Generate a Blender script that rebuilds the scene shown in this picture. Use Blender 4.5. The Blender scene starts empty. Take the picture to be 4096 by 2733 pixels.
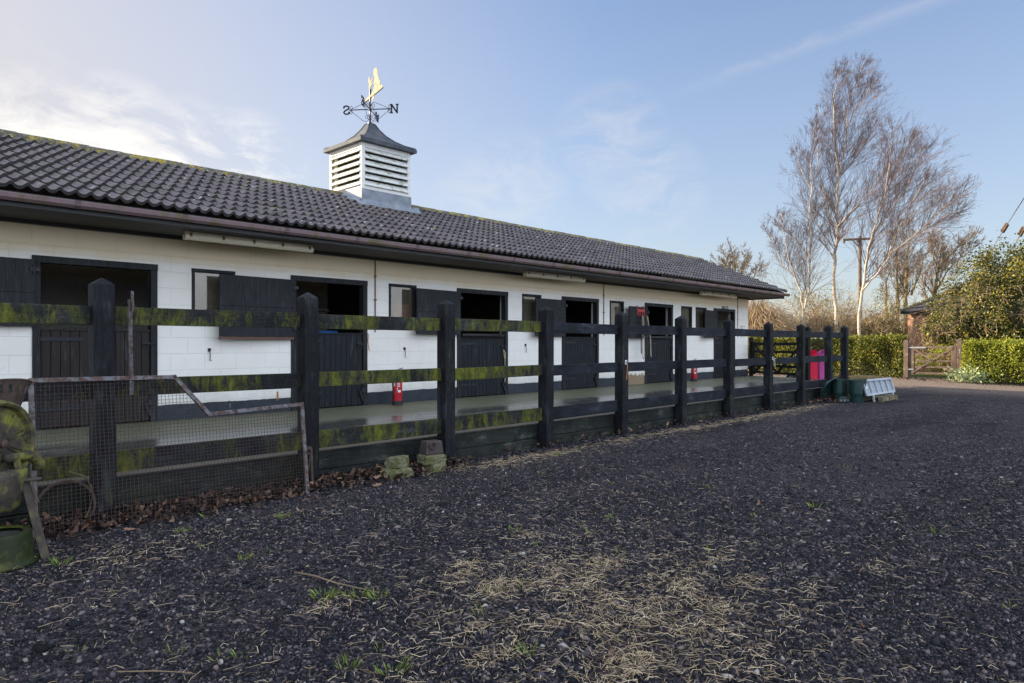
import bpy, math, random
import numpy as np
from mathutils import Vector, Matrix
R = math.radians
rng = np.random.default_rng(7); rnd = random.Random(11)
S = bpy.context.scene
COL = S.collection

# ------------------------------------------------------------------ survey geometry
# the camera stands at the origin, 1.4 m up; a photograph's pixel is turned into a point on a known plane
F = 24/36*4096; CX = 2048; HY = 1375; CAMH = 1.4; YAW = R(43.92)
VX, VY = math.cos(YAW), math.sin(YAW)
RX, RY = math.sin(YAW), -math.cos(YAW)
def ray(px, py):
    l = (px-CX)/F
    return (VX+l*RX, VY+l*RY, (HY-py)/F)
def at_z(px, py, z=0.0):
    d = ray(px, py); t = (z-CAMH)/d[2]
    return Vector((t*d[0], t*d[1], z))
def at_y(px, py, Y):
    d = ray(px, py); t = Y/d[1]
    return Vector((t*d[0], Y, CAMH+t*d[2]))
def at_x(px, py, X):
    d = ray(px, py); t = X/d[0]
    return Vector((X, t*d[1], CAMH+t*d[2]))
def at_d(px, py, D):
    d = ray(px, py)
    return Vector((D*d[0], D*d[1], CAMH+D*d[2]))
def at_plane(px, py, p, n):
    d = Vector(ray(px, py)); o = Vector((0, 0, CAMH))
    t = (Vector(p)-o).dot(n)/d.dot(n)
    return o+d*t

# ------------------------------------------------------------------ object helpers
def top_of(o):
    while o.parent: o = o.parent
    return o
def link(name, me, mat, parent=None):
    o = bpy.data.objects.new(name, me); COL.objects.link(o)
    if mat is not None: me.materials.append(mat)
    if parent is not None: o.parent = parent
    return o
def tag(o, label=None, cat=None, group=None, kind=None):
    if label: o['label'] = label
    if cat: o['category'] = cat
    if group: o['group'] = group
    if kind: o['kind'] = kind
    return o
def thing(name, label, cat, loc, group=None):
    o = bpy.data.objects.new(name, None); COL.objects.link(o)
    o.location = loc; o.empty_display_size = .1
    return tag(o, label, cat, group)

class MB:
    """collects world-space faces; build() links them as ONE mesh object"""
    def __init__(s): s.v = []; s.f = []
    def add(s, vs, fs):
        n = len(s.v); s.v += [tuple(v) for v in vs]; s.f += [tuple(i+n for i in f) for f in fs]; return s
    def box(s, x0, x1, y0, y1, z0, z1):
        return s.add([(x0,y0,z0),(x1,y0,z0),(x1,y1,z0),(x0,y1,z0),(x0,y0,z1),(x1,y0,z1),(x1,y1,z1),(x0,y1,z1)],
                     [(0,3,2,1),(4,5,6,7),(0,1,5,4),(1,2,6,5),(2,3,7,6),(3,0,4,7)])
    def obox(s, c, ax, ay, az):
        c, ax, ay, az = Vector(c), Vector(ax), Vector(ay), Vector(az)
        vs = [c+sx*ax+sy*ay+sz*az for sz in (-1,1) for sx, sy in ((-1,-1),(1,-1),(1,1),(-1,1))]
        return s.add(vs, [(0,3,2,1),(4,5,6,7),(0,1,5,4),(1,2,6,5),(2,3,7,6),(3,0,4,7)])
    def bar(s, a, b, w, h, up=(0,0,1)):
        a, b = Vector(a), Vector(b); d = (b-a); L = d.length; d.normalize()
        u = Vector(up); sd = d.cross(u)
        if sd.length < 1e-4: sd = d.cross(Vector((1,0,0)))
        sd.normalize(); u = sd.cross(d)
        return s.obox((a+b)/2, d*L/2, sd*w/2, u*h/2)
    def tube(s, pts, r, n=8, caps=True):
        pts = [Vector(p) for p in pts]; m = len(pts)
        rs = r if isinstance(r, (list, tuple)) else [r]*m
        base = len(s.v); prev = None
        for i, p in enumerate(pts):
            d = (pts[min(i+1, m-1)]-pts[max(i-1, 0)])
            if d.length < 1e-9: d = Vector((0,0,1))
            d.normalize()
            if prev is None:
                a = d.orthogonal().normalized()
            else:
                a = prev-d*prev.dot(d)
                a = a.normalized() if a.length > 1e-6 else d.orthogonal().normalized()
            prev = a; b = d.cross(a)
            for k in range(n):
                t = 2*math.pi*k/n
                s.v.append(tuple(p+(a*math.cos(t)+b*math.sin(t))*rs[i]))
        for i in range(m-1):
            for k in range(n):
                k2 = (k+1) % n
                s.f.append((base+i*n+k, base+i*n+k2, base+(i+1)*n+k2, base+(i+1)*n+k))
        if caps:
            s.f.append(tuple(base+k for k in reversed(range(n))))
            s.f.append(tuple(base+(m-1)*n+k for k in range(n)))
        return s
    def lathe(s, prof, c=(0,0,0), axis=(0,0,1), n=28):
        ax = Vector(axis).normalized(); a = ax.orthogonal().normalized(); b = ax.cross(a); c = Vector(c)
        base = len(s.v); m = len(prof)
        for r, h in prof:
            for k in range(n):
                t = 2*math.pi*k/n
                s.v.append(tuple(c+ax*h+(a*math.cos(t)+b*math.sin(t))*r))
        for i in range(m-1):
            for k in range(n):
                k2 = (k+1) % n
                s.f.append((base+i*n+k, base+i*n+k2, base+(i+1)*n+k2, base+(i+1)*n+k))
        return s
    def prism(s, poly, n, th):
        """flat polygon given as 3-D points, thickened both ways along n"""
        n = Vector(n).normalized()*th/2; m = len(poly); P = [Vector(p) for p in poly]
        vs = [p-n for p in P]+[p+n for p in P]
        return s.add(vs, [tuple(range(m-1, -1, -1)), tuple(range(m, 2*m))]+[(i, (i+1) % m, m+(i+1) % m, m+i) for i in range(m)])
    def build(s, name, mat, parent=None, smooth=False, bevel=0.0, solid=0.0):
        me = bpy.data.meshes.new(name)
        off = top_of(parent).location if parent is not None else Vector((0,0,0))
        me.from_pydata([(x-off.x, y-off.y, z-off.z) for x, y, z in s.v], [], s.f)
        me.update()
        if smooth: me.shade_smooth()
        o = link(name, me, mat, parent)
        if solid:
            md = o.modifiers.new('solid', 'SOLIDIFY'); md.thickness = solid; md.offset = 0
        if bevel:
            md = o.modifiers.new('bevel', 'BEVEL'); md.width = bevel; md.segments = 2; md.limit_method = 'ANGLE'; md.angle_limit = R(40)
        return o

def np_mesh(name, V, Ft, mat, parent=None, attr=None, smooth=False):
    """N copies of a small face template, V is (N,k,3); one merged mesh; attr = one number per copy"""
    N, k, _ = V.shape; Ft = np.asarray(Ft); m, q = Ft.shape
    me = bpy.data.meshes.new(name)
    off = np.array(top_of(parent).location) if parent is not None else np.zeros(3)
    me.vertices.add(N*k); me.vertices.foreach_set('co', (V-off).astype(np.float32).ravel())
    idx = (Ft[None]+(np.arange(N)*k)[:, None, None]).astype(np.int32)
    me.loops.add(N*m*q); me.loops.foreach_set('vertex_index', idx.ravel())
    me.polygons.add(N*m); me.polygons.foreach_set('loop_start', (np.arange(N*m)*q).astype(np.int32))
    if attr is not None:
        a = me.attributes.new('tone', 'FLOAT', 'FACE')
        a.data.foreach_set('value', np.repeat(attr, m).astype(np.float32))
    me.update(calc_edges=True); me.validate()
    if smooth: me.shade_smooth()
    return link(name, me, mat, parent)

def rand_frames(N, flat=None):
    """random orthonormal frames (N,3,3); flat<1 keeps the third axis near vertical"""
    n = rng.normal(size=(N, 3))
    if flat is not None: n = n*flat+np.array([0, 0, 1.0])
    n /= np.linalg.norm(n, axis=1)[:, None]
    a = rng.normal(size=(N, 3)); a -= n*(a*n).sum(1)[:, None]; a /= np.linalg.norm(a, axis=1)[:, None]
    return a, np.cross(n, a), n
def leaves(name, P, size, mat, parent=None, flat=None, asp=.6, var=.4, bend=.25, face=None):
    N = len(P); a, b, n = rand_frames(N, flat)
    if face is not None:   # leaves turn their faces to the light
        n = n*.75+np.array(face); n /= np.linalg.norm(n, axis=1)[:, None]; a = a-n*(a*n).sum(1)[:, None]; a /= np.linalg.norm(a, axis=1)[:, None]; b = np.cross(n, a)
    L = size*(1+var*rng.uniform(-1, 1, N))[:, None]; W = L*asp
    V = np.stack([P-a*L*.5, P+b*W*.5+n*L*bend*.3, P+a*L*.5, P-b*W*.5+n*L*bend*.3], 1)
    return np_mesh(name, V, [[0, 1, 2, 3]], mat, parent, rng.uniform(0, 1, N))

# ------------------------------------------------------------------ node helpers
class NT:
    def __init__(s, name):
        s.m = bpy.data.materials.new(name); s.m.use_nodes = True
        s.t = s.m.node_tree; s.t.nodes.clear()
        s.out = s.n('ShaderNodeOutputMaterial'); s.geo = s.n('ShaderNodeNewGeometry')
        s.pos = s.geo.outputs['Position']
    def n(s, kind, **kw):
        nd = s.t.nodes.new(kind)
        for k, v in kw.items(): setattr(nd, k, v)
        return nd
    def put(s, sock, v):
        if hasattr(v, 'links') or isinstance(v, bpy.types.NodeSocket): s.t.links.new(v, sock)
        elif isinstance(v, (tuple, list)):
            if sock.type == 'VECTOR': sock.default_value = tuple(v)[:3]
            else: sock.default_value = tuple(v)+(1,)*(4-len(v))
        else: sock.default_value = v
    def map(s, vec=None, scale=(1,1,1), loc=(0,0,0), rot=(0,0,0)):
        nd = s.n('ShaderNodeMapping'); s.put(nd.inputs['Vector'], vec or s.pos)
        nd.inputs['Scale'].default_value = scale; nd.inputs['Location'].default_value = loc; nd.inputs['Rotation'].default_value = rot
        return nd.outputs[0]
    def noise(s, scale=5, detail=4, rough=.55, vec=None, dist=0):
        nd = s.n('ShaderNodeTexNoise'); s.put(nd.inputs['Vector'], vec or s.pos)
        nd.inputs['Scale'].default_value = scale; nd.inputs['Detail'].default_value = detail
        nd.inputs['Roughness'].default_value = rough; nd.inputs['Distortion'].default_value = dist
        return nd.outputs['Fac']
    def vor(s, scale=20, out='Color', vec=None, feature='F1'):
        nd = s.n('ShaderNodeTexVoronoi'); nd.feature = feature; s.put(nd.inputs['Vector'], vec or s.pos); nd.inputs['Scale'].default_value = scale
        return nd.outputs[out]
    def ramp(s, fac, stops, interp='LINEAR'):
        nd = s.n('ShaderNodeValToRGB'); s.put(nd.inputs['Fac'], fac); e = nd.color_ramp.elements; nd.color_ramp.interpolation = interp
        while len(e) < len(stops): e.new(.5)
        for el, (p, c) in zip(e, stops):
            el.position = p; el.color = (c, c, c, 1) if not isinstance(c, (tuple, list)) else tuple(c)+(1,)*(4-len(c))
        return nd.outputs['Color']
    def mix(s, fac, a, b, mode='MIX'):
        nd = s.n('ShaderNodeMix', data_type='RGBA', blend_type=mode)
        s.put(nd.inputs[0], fac); s.put(nd.inputs[6], a); s.put(nd.inputs[7], b)
        return nd.outputs[2]
    def math(s, op, a, b=None, c=None):
        nd = s.n('ShaderNodeMath', operation=op); s.put(nd.inputs[0], a)
        if b is not None: s.put(nd.inputs[1], b)
        if c is not None: s.put(nd.inputs[2], c)
        return nd.outputs[0]
    def xyz(s, vec=None):
        nd = s.n('ShaderNodeSeparateXYZ'); s.put(nd.inputs[0], vec or s.pos); return nd.outputs
    def comb(s, x, y, z):
        nd = s.n('ShaderNodeCombineXYZ')
        for i, v in enumerate((x, y, z)): s.put(nd.inputs[i], v)
        return nd.outputs[0]
    def attr(s, name='tone'):
        return s.n('ShaderNodeAttribute', attribute_name=name).outputs['Fac']
    def bump(s, h, strength=.5, dist=.01, normal=None):
        nd = s.n('ShaderNodeBump'); s.put(nd.inputs['Height'], h); nd.inputs['Strength'].default_value = strength; nd.inputs['Distance'].default_value = dist
        if normal is not None: s.put(nd.inputs['Normal'], normal)
        return nd.outputs[0]
    def bsdf(s, color, rough=.7, metal=0, normal=None, spec=.5, **kw):
        nd = s.n('ShaderNodeBsdfPrincipled')
        s.put(nd.inputs['Base Color'], color); s.put(nd.inputs['Roughness'], rough); s.put(nd.inputs['Metallic'], metal)
        s.put(nd.inputs['Specular IOR Level'], spec)
        if normal is not None: s.put(nd.inputs['Normal'], normal)
        for k, v in kw.items(): s.put(nd.inputs[k.replace('_', ' ')], v)
        return nd.outputs[0]
    def done(s, sh):
        s.t.links.new(sh, s.out.inputs['Surface']); return s.m

M = {}
def simple(name, c1, c2, scale=8, rough=.6, metal=0, bump=.15, bscale=60, bdist=.004, spec=.5, stretch=(1,1,1), third=None, tscale=3, tlo=.55, thi=.65):
    t = NT(name); v = t.map(scale=stretch)
    col = t.mix(t.ramp(t.noise(scale, 5, .6, v), [(.3, 0.0), (.7, 1.0)]), c1, c2)
    if third: col = t.mix(t.ramp(t.noise(tscale, 6, .7), [(tlo, 0.0), (thi, 1.0)]), col, third)
    nb = t.bump(t.noise(bscale, 4, .6, v), bump, bdist)
    M[name] = t.done(t.bsdf(col, rough, metal, nb, spec)); return M[name]

# ---- timber
def timber(name, dark, light, moss=None, lo=.5, hi=.6, along='x', speck=.5):
    t = NT(name)
    sc = (1.4, 14, 30) if along == 'x' else (24, 24, 1.3)
    g = t.noise(1.6, 8, .68, t.map(scale=sc), 1.4)
    col = t.mix(t.ramp(g, [(.34, 0.0), (.66, 1.0)]), dark, light)
    # bleached, scuffed fibres and damp dark blotches
    wear = t.ramp(t.noise(5, 9, .75, t.map(scale=(.6, 1, 1.6) if along == 'x' else (2.4, 2.4, .5))), [(.54, 0.0), (.68, 1.0)])
    col = t.mix(t.math('MULTIPLY', wear, speck), col, (light[0]*3.2+.01, light[1]*3.2+.01, light[2]*3.0+.01))
    col = t.mix(t.ramp(t.noise(2.6, 6, .7), [(.38, .75), (.58, 0.0)]), col, (dark[0]*.7, dark[1]*.7, dark[2]*.75))
    if moss:
        # algae grows in ragged patches that run down the face
        m1 = t.noise(1.3, 3, .5, t.map(scale=(1, 1, .8), loc=(3, 0, 1)))
        m2 = t.noise(9, 7, .8, t.map(scale=(1.3, 1, .38)), .6)
        m3 = t.noise(45, 4, .8, t.map(scale=(1, 1, .6)))
        f = t.math('ADD', t.math('ADD', t.math('MULTIPLY', m1, .40), t.math('MULTIPLY', m2, .46)), t.math('MULTIPLY', m3, .14))
        mm = t.ramp(f, [(lo, 0.0), (hi, .9)])
        mcol = t.mix(t.ramp(t.noise(14, 5, .75, t.map(scale=(1, 1, .5))), [(.38, 0.0), (.62, 1.0)]), (moss[0]*.30, moss[1]*.36, moss[2]*.6), moss)
        col = t.mix(mm, col, mcol)
    h = t.math('ADD', g, t.math('MULTIPLY', t.noise(120, 3, .6), .3))
    M[name] = t.done(t.bsdf(col, t.math('ADD', t.math('MULTIPLY', g, .25), .45), 0, t.bump(h, .8, .007), .16))
timber('rail_mossy', (.006, .0065, .008), (.030, .032, .036), (.155, .16, .015), .480, .575)
timber('rail_black', (.005, .0065, .010), (.024, .029, .040), None, speck=.5)
timber('post_wood', (.004, .0045, .006), (.024, .026, .031), (.10, .115, .045), .555, .66, 'z', speck=.55)
timber('edging_wood', (.009, .011, .011), (.038, .042, .038), (.06, .066, .025), .50, .66, speck=.7)
timber('gate_black', (.005, .006, .006), (.016, .018, .02), None, speck=.1)
timber('gate_brown', (.085, .060, .046), (.19, .14, .105), None, speck=.4)
timber('yellow_wood', (.13, .095, .03), (.24, .18, .07), None)
timber('pallet_wood', (.13, .11, .07), (.26, .22, .15), None)
timber('pole_wood', (.09, .06, .04), (.17, .12, .085), None, along='z')

def door_mat(name, a, b):
    t = NT(name)
    g = t.noise(2, 8, .65, t.map(scale=(26, 26, 1.6)), .6)
    col = t.mix(t.ramp(g, [(.3, 0.0), (.72, 1.0)]), a, b)
    drip = t.ramp(t.noise(16, 5, .65, t.map(scale=(1, 1, .12))), [(.58, 0.0), (.72, 1.0)])
    col = t.mix(t.math('MULTIPLY', drip, .5), col, (.10, .105, .11))
    sp = t.ramp(t.vor(55, 'Distance'), [(.04, 1.0), (.07, 0.0)])
    sp = t.math('MULTIPLY', sp, t.ramp(t.noise(7, 2), [(.6, 0.0), (.66, 1.0)]))
    col = t.mix(t.math('MULTIPLY', sp, .8), col, (.5, .5, .5))
    M[name] = t.done(t.bsdf(col, .55, 0, t.bump(g, .6, .005), .18))
door_mat('door_black', (.008, .009, .012), (.022, .025, .031))
door_mat('door_brown', (.016, .013, .012), (.036, .029, .026))
door_mat('leaf_black', (.010, .011, .013), (.036, .039, .043))
door_mat('frame_black', (.008, .009, .010), (.034, .037, .040))

# ---- painted block wall with dark skirting band, scuffs and a bare patch
def wall_mat():
    t = NT('wall_paint'); x, y, z = t.xyz()
    fx = t.math('ADD', x, t.math('MULTIPLY', y, 1.0))
    vec = t.comb(fx, t.math('SUBTRACT', z, .14), 0.0)
    b = t.n('ShaderNodeTexBrick'); t.put(b.inputs['Vector'], vec); b.offset = .5
    for k, v in (('Scale', 1.0), ('Mortar Size', .007), ('Mortar Smooth', .6), ('Brick Width', .45), ('Row Height', .2235)): b.inputs[k].default_value = v
    b.inputs['Color1'].default_value = (1, 1, 1, 1); b.inputs['Color2'].default_value = (.8, .8, .8, 1)
    joint = b.outputs['Fac']
    thin = t.math('MAXIMUM', t.ramp(t.math('ABSOLUTE', t.math('SUBTRACT', z, 2.585)), [(.004, 1.0), (.009, 0.0)]),
                  t.ramp(t.math('ABSOLUTE', t.math('SUBTRACT', t.math('ADD', z, t.math('MULTIPLY', t.noise(6), .02)), 2.518)), [(.004, 1.0), (.009, 0.0)]))
    wob = t.noise(5, 3)
    joint = t.math('MULTIPLY', t.math('MAXIMUM', joint, thin), t.ramp(wob, [(.25, .35), (.6, 1.0)]))
    base = t.mix(b.outputs['Color'], (.85, .83, .77), (.875, .855, .80))
    base = t.mix(t.ramp(t.noise(1.1, 5, .6), [(.4, 0.0), (.75, .5)]), base, (.74, .70, .60))
    # yellower top courses: aged paint, plus the warm light under the eave painted in
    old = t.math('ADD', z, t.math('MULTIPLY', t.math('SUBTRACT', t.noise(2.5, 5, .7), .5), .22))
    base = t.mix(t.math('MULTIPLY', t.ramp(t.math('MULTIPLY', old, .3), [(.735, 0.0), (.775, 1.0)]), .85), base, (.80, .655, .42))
    base = t.mix(t.math('MULTIPLY', joint, .17), base, (.48, .43, .35))
    pits = t.math('MULTIPLY', t.ramp(t.vor(48, 'Distance'), [(.05, 1.0), (.10, 0.0)]), t.ramp(t.noise(2.1, 4, .7), [(.47, 0.0), (.62, 1.0)]))
    base = t.mix(t.math('MULTIPLY', pits, .55), base, (.25, .22, .18))
    scuff = t.ramp(t.noise(3.2, 7, .75, t.map(scale=(1, 1, 1.4))), [(.60, 0.0), (.72, 1.0)])
    low = t.ramp(z, [(.9, 1.0), (1.0, 1.0)])
    sc = t.math('MULTIPLY', scuff, t.ramp(t.math('MULTIPLY', z, .5), [(.5, 1.0), (.8, .15)]))
    base = t.mix(t.math('MULTIPLY', sc, .35), base, (.42, .42, .40))
    spl = t.math('MULTIPLY', t.ramp(t.math('ADD', z, t.math('MULTIPLY', t.math('SUBTRACT', t.noise(6, 6, .8), .5), .6)), [(.60, 1.0), (.80, 0.0)]), .35)
    base = t.mix(spl, base, (.40, .39, .34))
    # skirting band
    edge = t.math('ADD', z, t.math('MULTIPLY', t.math('SUBTRACT', t.noise(4, 4, .7), .5), .05))
    band = t.ramp(edge, [(.566, 1.0), (.574, 0.0)])
    bandc = t.mix(t.noise(7, 6, .7), (.010, .014, .020), (.05, .06, .075))
    bandc = t.mix(t.ramp(t.noise(13, 6, .75, t.map(scale=(1, 1, .4))), [(.66, 0.0), (.72, .8)]), bandc, (.45, .47, .48))
    col = t.mix(band, base, bandc)
    # bare roughcast patch by the fifth door
    px = t.math('MULTIPLY', t.ramp(t.math('MULTIPLY', x, .05), [(14.35*.05, 0.0), (14.38*.05, 1.0)]), t.ramp(t.math('MULTIPLY', x, .05), [(15.13*.05, 1.0), (15.15*.05, 0.0)]))
    pz = t.ramp(t.math('ADD', z, t.math('MULTIPLY', t.math('SUBTRACT', t.noise(9, 5, .8), .5), .35)), [(.60, 1.0), (.63, 0.0)])
    patch = t.math('MULTIPLY', px, pz)
    col = t.mix(patch, col, t.mix(t.ramp(t.noise(60, 4, .8), [(.42, 0.0), (.58, 1.0)]), (.08, .06, .04), (.45, .34, .20)))
    # rust run beside the second door
    rx = t.ramp(t.math('ABSOLUTE', t.math('SUBTRACT', x, 5.02)), [(.008, 1.0), (.022, 0.0)])
    rz = t.math('MULTIPLY', t.ramp(z, [(.52, 0.0), (.56, 1.0)]), t.ramp(z, [(.66, 1.0), (.68, 0.0)]))
    col = t.mix(t.math('MULTIPLY', rx, rz), col, (.35, .12, .02))
    h = t.math('SUBTRACT', t.math('MULTIPLY', t.noise(70, 4, .6), .25), joint)
    nrm = t.bump(h, .5, .007)
    M['wall_paint'] = t.done(t.bsdf(col, .72, 0, nrm, .35))
wall_mat()

def tile_mat():
    t = NT('roof_tile'); a = t.noise(26, 6, .7); x, y, z = t.xyz()
    col = t.mix(t.ramp(a, [(.3, 0.0), (.7, 1.0)]), (.075, .064, .069), (.165, .14, .147))
    cell = t.vor(1.0, 'Color', t.map(scale=(3.4, 3.4, 6)))
    col = t.mix(.55, col, t.mix(t.xyz(cell)[0], (.06, .051, .056), (.185, .155, .158)))
    li = t.ramp(t.noise(15, 7, .8), [(.575, 0.0), (.615, 1.0)])
    col = t.mix(t.math('MULTIPLY', li, .75), col, t.mix(t.ramp(t.noise(5), [(.5, 0.0), (.56, 1.0)]), (.36, .37, .33), (.30, .22, .03)))
    v9 = t.n('ShaderNodeTexVoronoi'); v9.inputs['Scale'].default_value = 7.5; t.put(v9.inputs['Vector'], t.map(scale=(1, 1, 1.3)))
    rr = t.xyz(v9.outputs['Color']); dd = t.math('ADD', v9.outputs['Distance'], t.math('MULTIPLY', t.math('SUBTRACT', t.noise(40, 4, .7), .5), .25))
    spot = t.math('MULTIPLY', t.ramp(dd, [(.16, 1.0), (.24, 0.0)]), t.ramp(rr[0], [(.62, 0.0), (.66, 1.0)]))
    col = t.mix(t.math('MULTIPLY', spot, .9), col, t.mix(t.ramp(rr[1], [(.68, 0.0), (.72, 1.0)]), (.42, .43, .39), (.36, .27, .03)))
    mo = t.math('MULTIPLY', t.ramp(t.noise(8, 6, .8), [(.575, 0.0), (.62, 1.0)]), .85)
    col = t.mix(mo, col, (.075, .08, .02))
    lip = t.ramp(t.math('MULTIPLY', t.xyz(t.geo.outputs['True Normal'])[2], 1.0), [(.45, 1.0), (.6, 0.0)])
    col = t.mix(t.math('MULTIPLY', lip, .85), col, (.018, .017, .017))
    M['roof_tile'] = t.done(t.bsdf(col, .62, 0, t.bump(t.noise(90, 5, .7), .5, .005), .45))
tile_mat()
def ridge_mat():
    t = NT('ridge_tile')
    col = t.mix(t.noise(14, 6, .7), (.06, .055, .04), (.135, .125, .09))
    col = t.mix(t.ramp(t.noise(7, 7, .8), [(.515, 0.0), (.57, 1.0)]), col, (.33, .25, .02))
    col = t.mix(t.ramp(t.noise(12, 7, .8, t.map(loc=(5, 3, 1))), [(.56, 0.0), (.61, 1.0)]), col, (.33, .36, .30))
    M['ridge_tile'] = t.done(t.bsdf(col, .85, 0, t.bump(t.noise(40, 6, .75), .9, .012)))
ridge_mat()

def gutter_mat():
    t = NT('gutter_plastic')
    x, y, z = t.xyz(); dr = t.ramp(t.noise(3.5, 7, .75, t.map(scale=(1, 1, .5))), [(.50, 0.0), (.60, 1.0)])
    col = t.mix(t.noise(20, 4), (.165, .112, .118), (.225, .152, .158))
    col = t.mix(t.math('MULTIPLY', dr, .8), col, t.mix(t.noise(30), (.10, .095, .03), (.14, .12, .055)))
    M['gutter_plastic'] = t.done(t.bsdf(col, .42, 0, t.bump(t.noise(30, 4), .1, .003)))
gutter_mat()
simple('joint_plastic', (.09, .055, .06), (.14, .09, .095), 20, .45)
simple('fascia_black', (.016, .017, .019), (.030, .031, .034), 6, .55, stretch=(.4, 4, 8))
simple('soffit_dark', (.045, .043, .040), (.085, .080, .075), 5, .7, bump=.3, bscale=30, stretch=(.25, 8, 1))
simple('cream_plastic', (.62, .55, .40), (.72, .66, .50), 12, .45, third=(.22, .14, .06), tscale=9, tlo=.62, thi=.70)
simple('cream_lens', (.70, .63, .45), (.78, .71, .54), 9, .25)
simple('rusty_clip', (.10, .06, .03), (.2, .12, .06), 30, .7)
simple('lead', (.14, .16, .19), (.27, .30, .34), 5, .72, .0, .3, 14, .006, third=(.30, .33, .36), tscale=6, tlo=.60, thi=.70)
simple('lead_dark', (.050, .056, .066), (.105, .115, .135), 5, .75, 0, .3, 14, .006, spec=.2, third=(.13, .11, .085), tscale=5, tlo=.55, thi=.66)
simple('lead_stained', (.12, .11, .09), (.22, .20, .16), 9, .8, .0, .4, 30, .006, spec=.15)
simple('white_paint', (.66, .655, .62), (.74, .735, .70), 6, .85, third=(.60, .60, .54), tscale=8, tlo=.60, thi=.72)
def louvre_mat():
    t = NT('louvre_paint'); x, y, z = t.xyz()
    col = t.mix(t.noise(8, 4), (.58, .585, .565), (.68, .68, .645))
    g = t.ramp(t.noise(7, 6, .75, t.map(scale=(1, 1, 2))), [(.52, 0.0), (.62, 1.0)])
    col = t.mix(t.math('MULTIPLY', g, .75), col, (.16, .18, .04))
    M['louvre_paint'] = t.done(t.bsdf(col, .85, spec=.15))
louvre_mat()
simple('gold', (.37, .295, .20), (.44, .355, .25), 9, .95, .0, .05, spec=.05)
simple('black_iron', (.012, .013, .018), (.022, .023, .03), 12, .45, .4, .1)
simple('rust', (.05, .027, .019), (.12, .075, .062), 14, .75, .2, .5, 60, .004, third=(.16, .16, .17), tscale=18, tlo=.44, thi=.56)
simple('leg_iron', (.035, .026, .02), (.08, .065, .05), 14, .8, .1, .5, 60, .003, third=(.11, .11, .03), tscale=9, tlo=.54, thi=.64)
simple('rust_dark', (.045, .026, .02), (.10, .065, .05), 20, .8, .1, .5, 60, .003)
simple('wire_rust', (.035, .022, .02), (.08, .055, .05), 40, .7, .2)
simple('mossy_iron', (.03, .026, .022), (.085, .07, .05), 12, .85, .1, .7, 40, .008, third=(.22, .21, .03), tscale=5, tlo=.47, thi=.63)
simple('green_enamel', (.008, .014, .006), (.032, .04, .014), 5, .5, 0, .2, 20, spec=.2, third=(.10, .105, .02), tscale=4, tlo=.5, thi=.66)
simple('water_dark', (.006, .007, .008), (.010, .011, .012), 5, .3, 0, .3, 22, .006, spec=.2)
simple('concrete_block', (.085, .083, .045), (.27, .255, .15), 22, .95, 0, 1.0, 60, .02, third=(.10, .108, .03), tscale=7, tlo=.45, thi=.6)
simple('iron_weight', (.045, .036, .034), (.075, .058, .054), 20, .7, .3, .4, 50)
simple('red_paint', (.42, .012, .022), (.50, .02, .03), 8, .28)
simple('red_rack', (.45, .02, .03), (.55, .03, .04), 8, .4)
simple('label_white', (.72, .70, .68), (.80, .78, .75), 30, .5)
simple('black_rubber', (.012, .012, .013), (.025, .025, .026), 20, .55)
simple('hub_grey', (.35, .36, .38), (.45, .46, .48), 10, .35, .5)
simple('rope_beige', (.34, .30, .22), (.45, .40, .31), 60, .9)
simple('twine_orange', (.45, .14, .07), (.52, .2, .1), 40, .9)
simple('twine_yellow', (.55, .52, .30), (.62, .58, .36), 40, .9)
simple('twine_teal', (.2, .42, .38), (.3, .5, .46), 40, .9)
simple('dark_green_plastic', (.010, .032, .030), (.018, .050, .045), 9, .34, 0, .08)
simple('grey_paint', (.33, .37, .42), (.45, .49, .54), 7, .5, .1, .2, third=(.22, .24, .27), tscale=10, tlo=.58, thi=.68)
simple('grey_panel', (.24, .27, .30), (.34, .37, .40), 20, .6, .1, .5, 90)
simple('brick_brown', (.10, .045, .025), (.17, .08, .045), 20, .85)
simple('interior_dark', (.035, .030, .027), (.06, .052, .045), 4, .9)
simple('orange_plastic', (.55, .10, .025), (.62, .14, .04), 8, .4)
simple('blue_plastic', (.03, .10, .30), (.04, .14, .36), 8, .4)
simple('batten_brown', (.10, .045, .032), (.15, .07, .05), 20, .7)
simple('twig_wood', (.16, .115, .07), (.26, .19, .11), 20, .85)
simple('plate_brown', (.035, .025, .02), (.06, .045, .035), 12, .6)
simple('lawn', (.035, .065, .012), (.075, .11, .02), 6, .9, 0, 1, 60, .02)
simple('insulator_brown', (.09, .055, .04), (.14, .09, .06), 10, .35)
simple('wire_grey', (.10, .10, .11), (.14, .14, .15), 10, .6)
def plastic(name, c):
    t = NT(name)
    p = t.bsdf(c, .38, 0, t.bump(t.noise(120, 3), .08, .002), .4)
    tr = t.n('ShaderNodeBsdfTranslucent'); t.put(tr.inputs['Color'], c)
    mx = t.n('ShaderNodeMixShader'); mx.inputs[0].default_value = .33
    t.t.links.new(p, mx.inputs[1]); t.t.links.new(tr.outputs[0], mx.inputs[2])
    M[name] = t.done(mx.outputs[0])
plastic('red_pink_plastic', (.88, .025, .10)); plastic('purple_pink_plastic', (.66, .13, .42))

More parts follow.
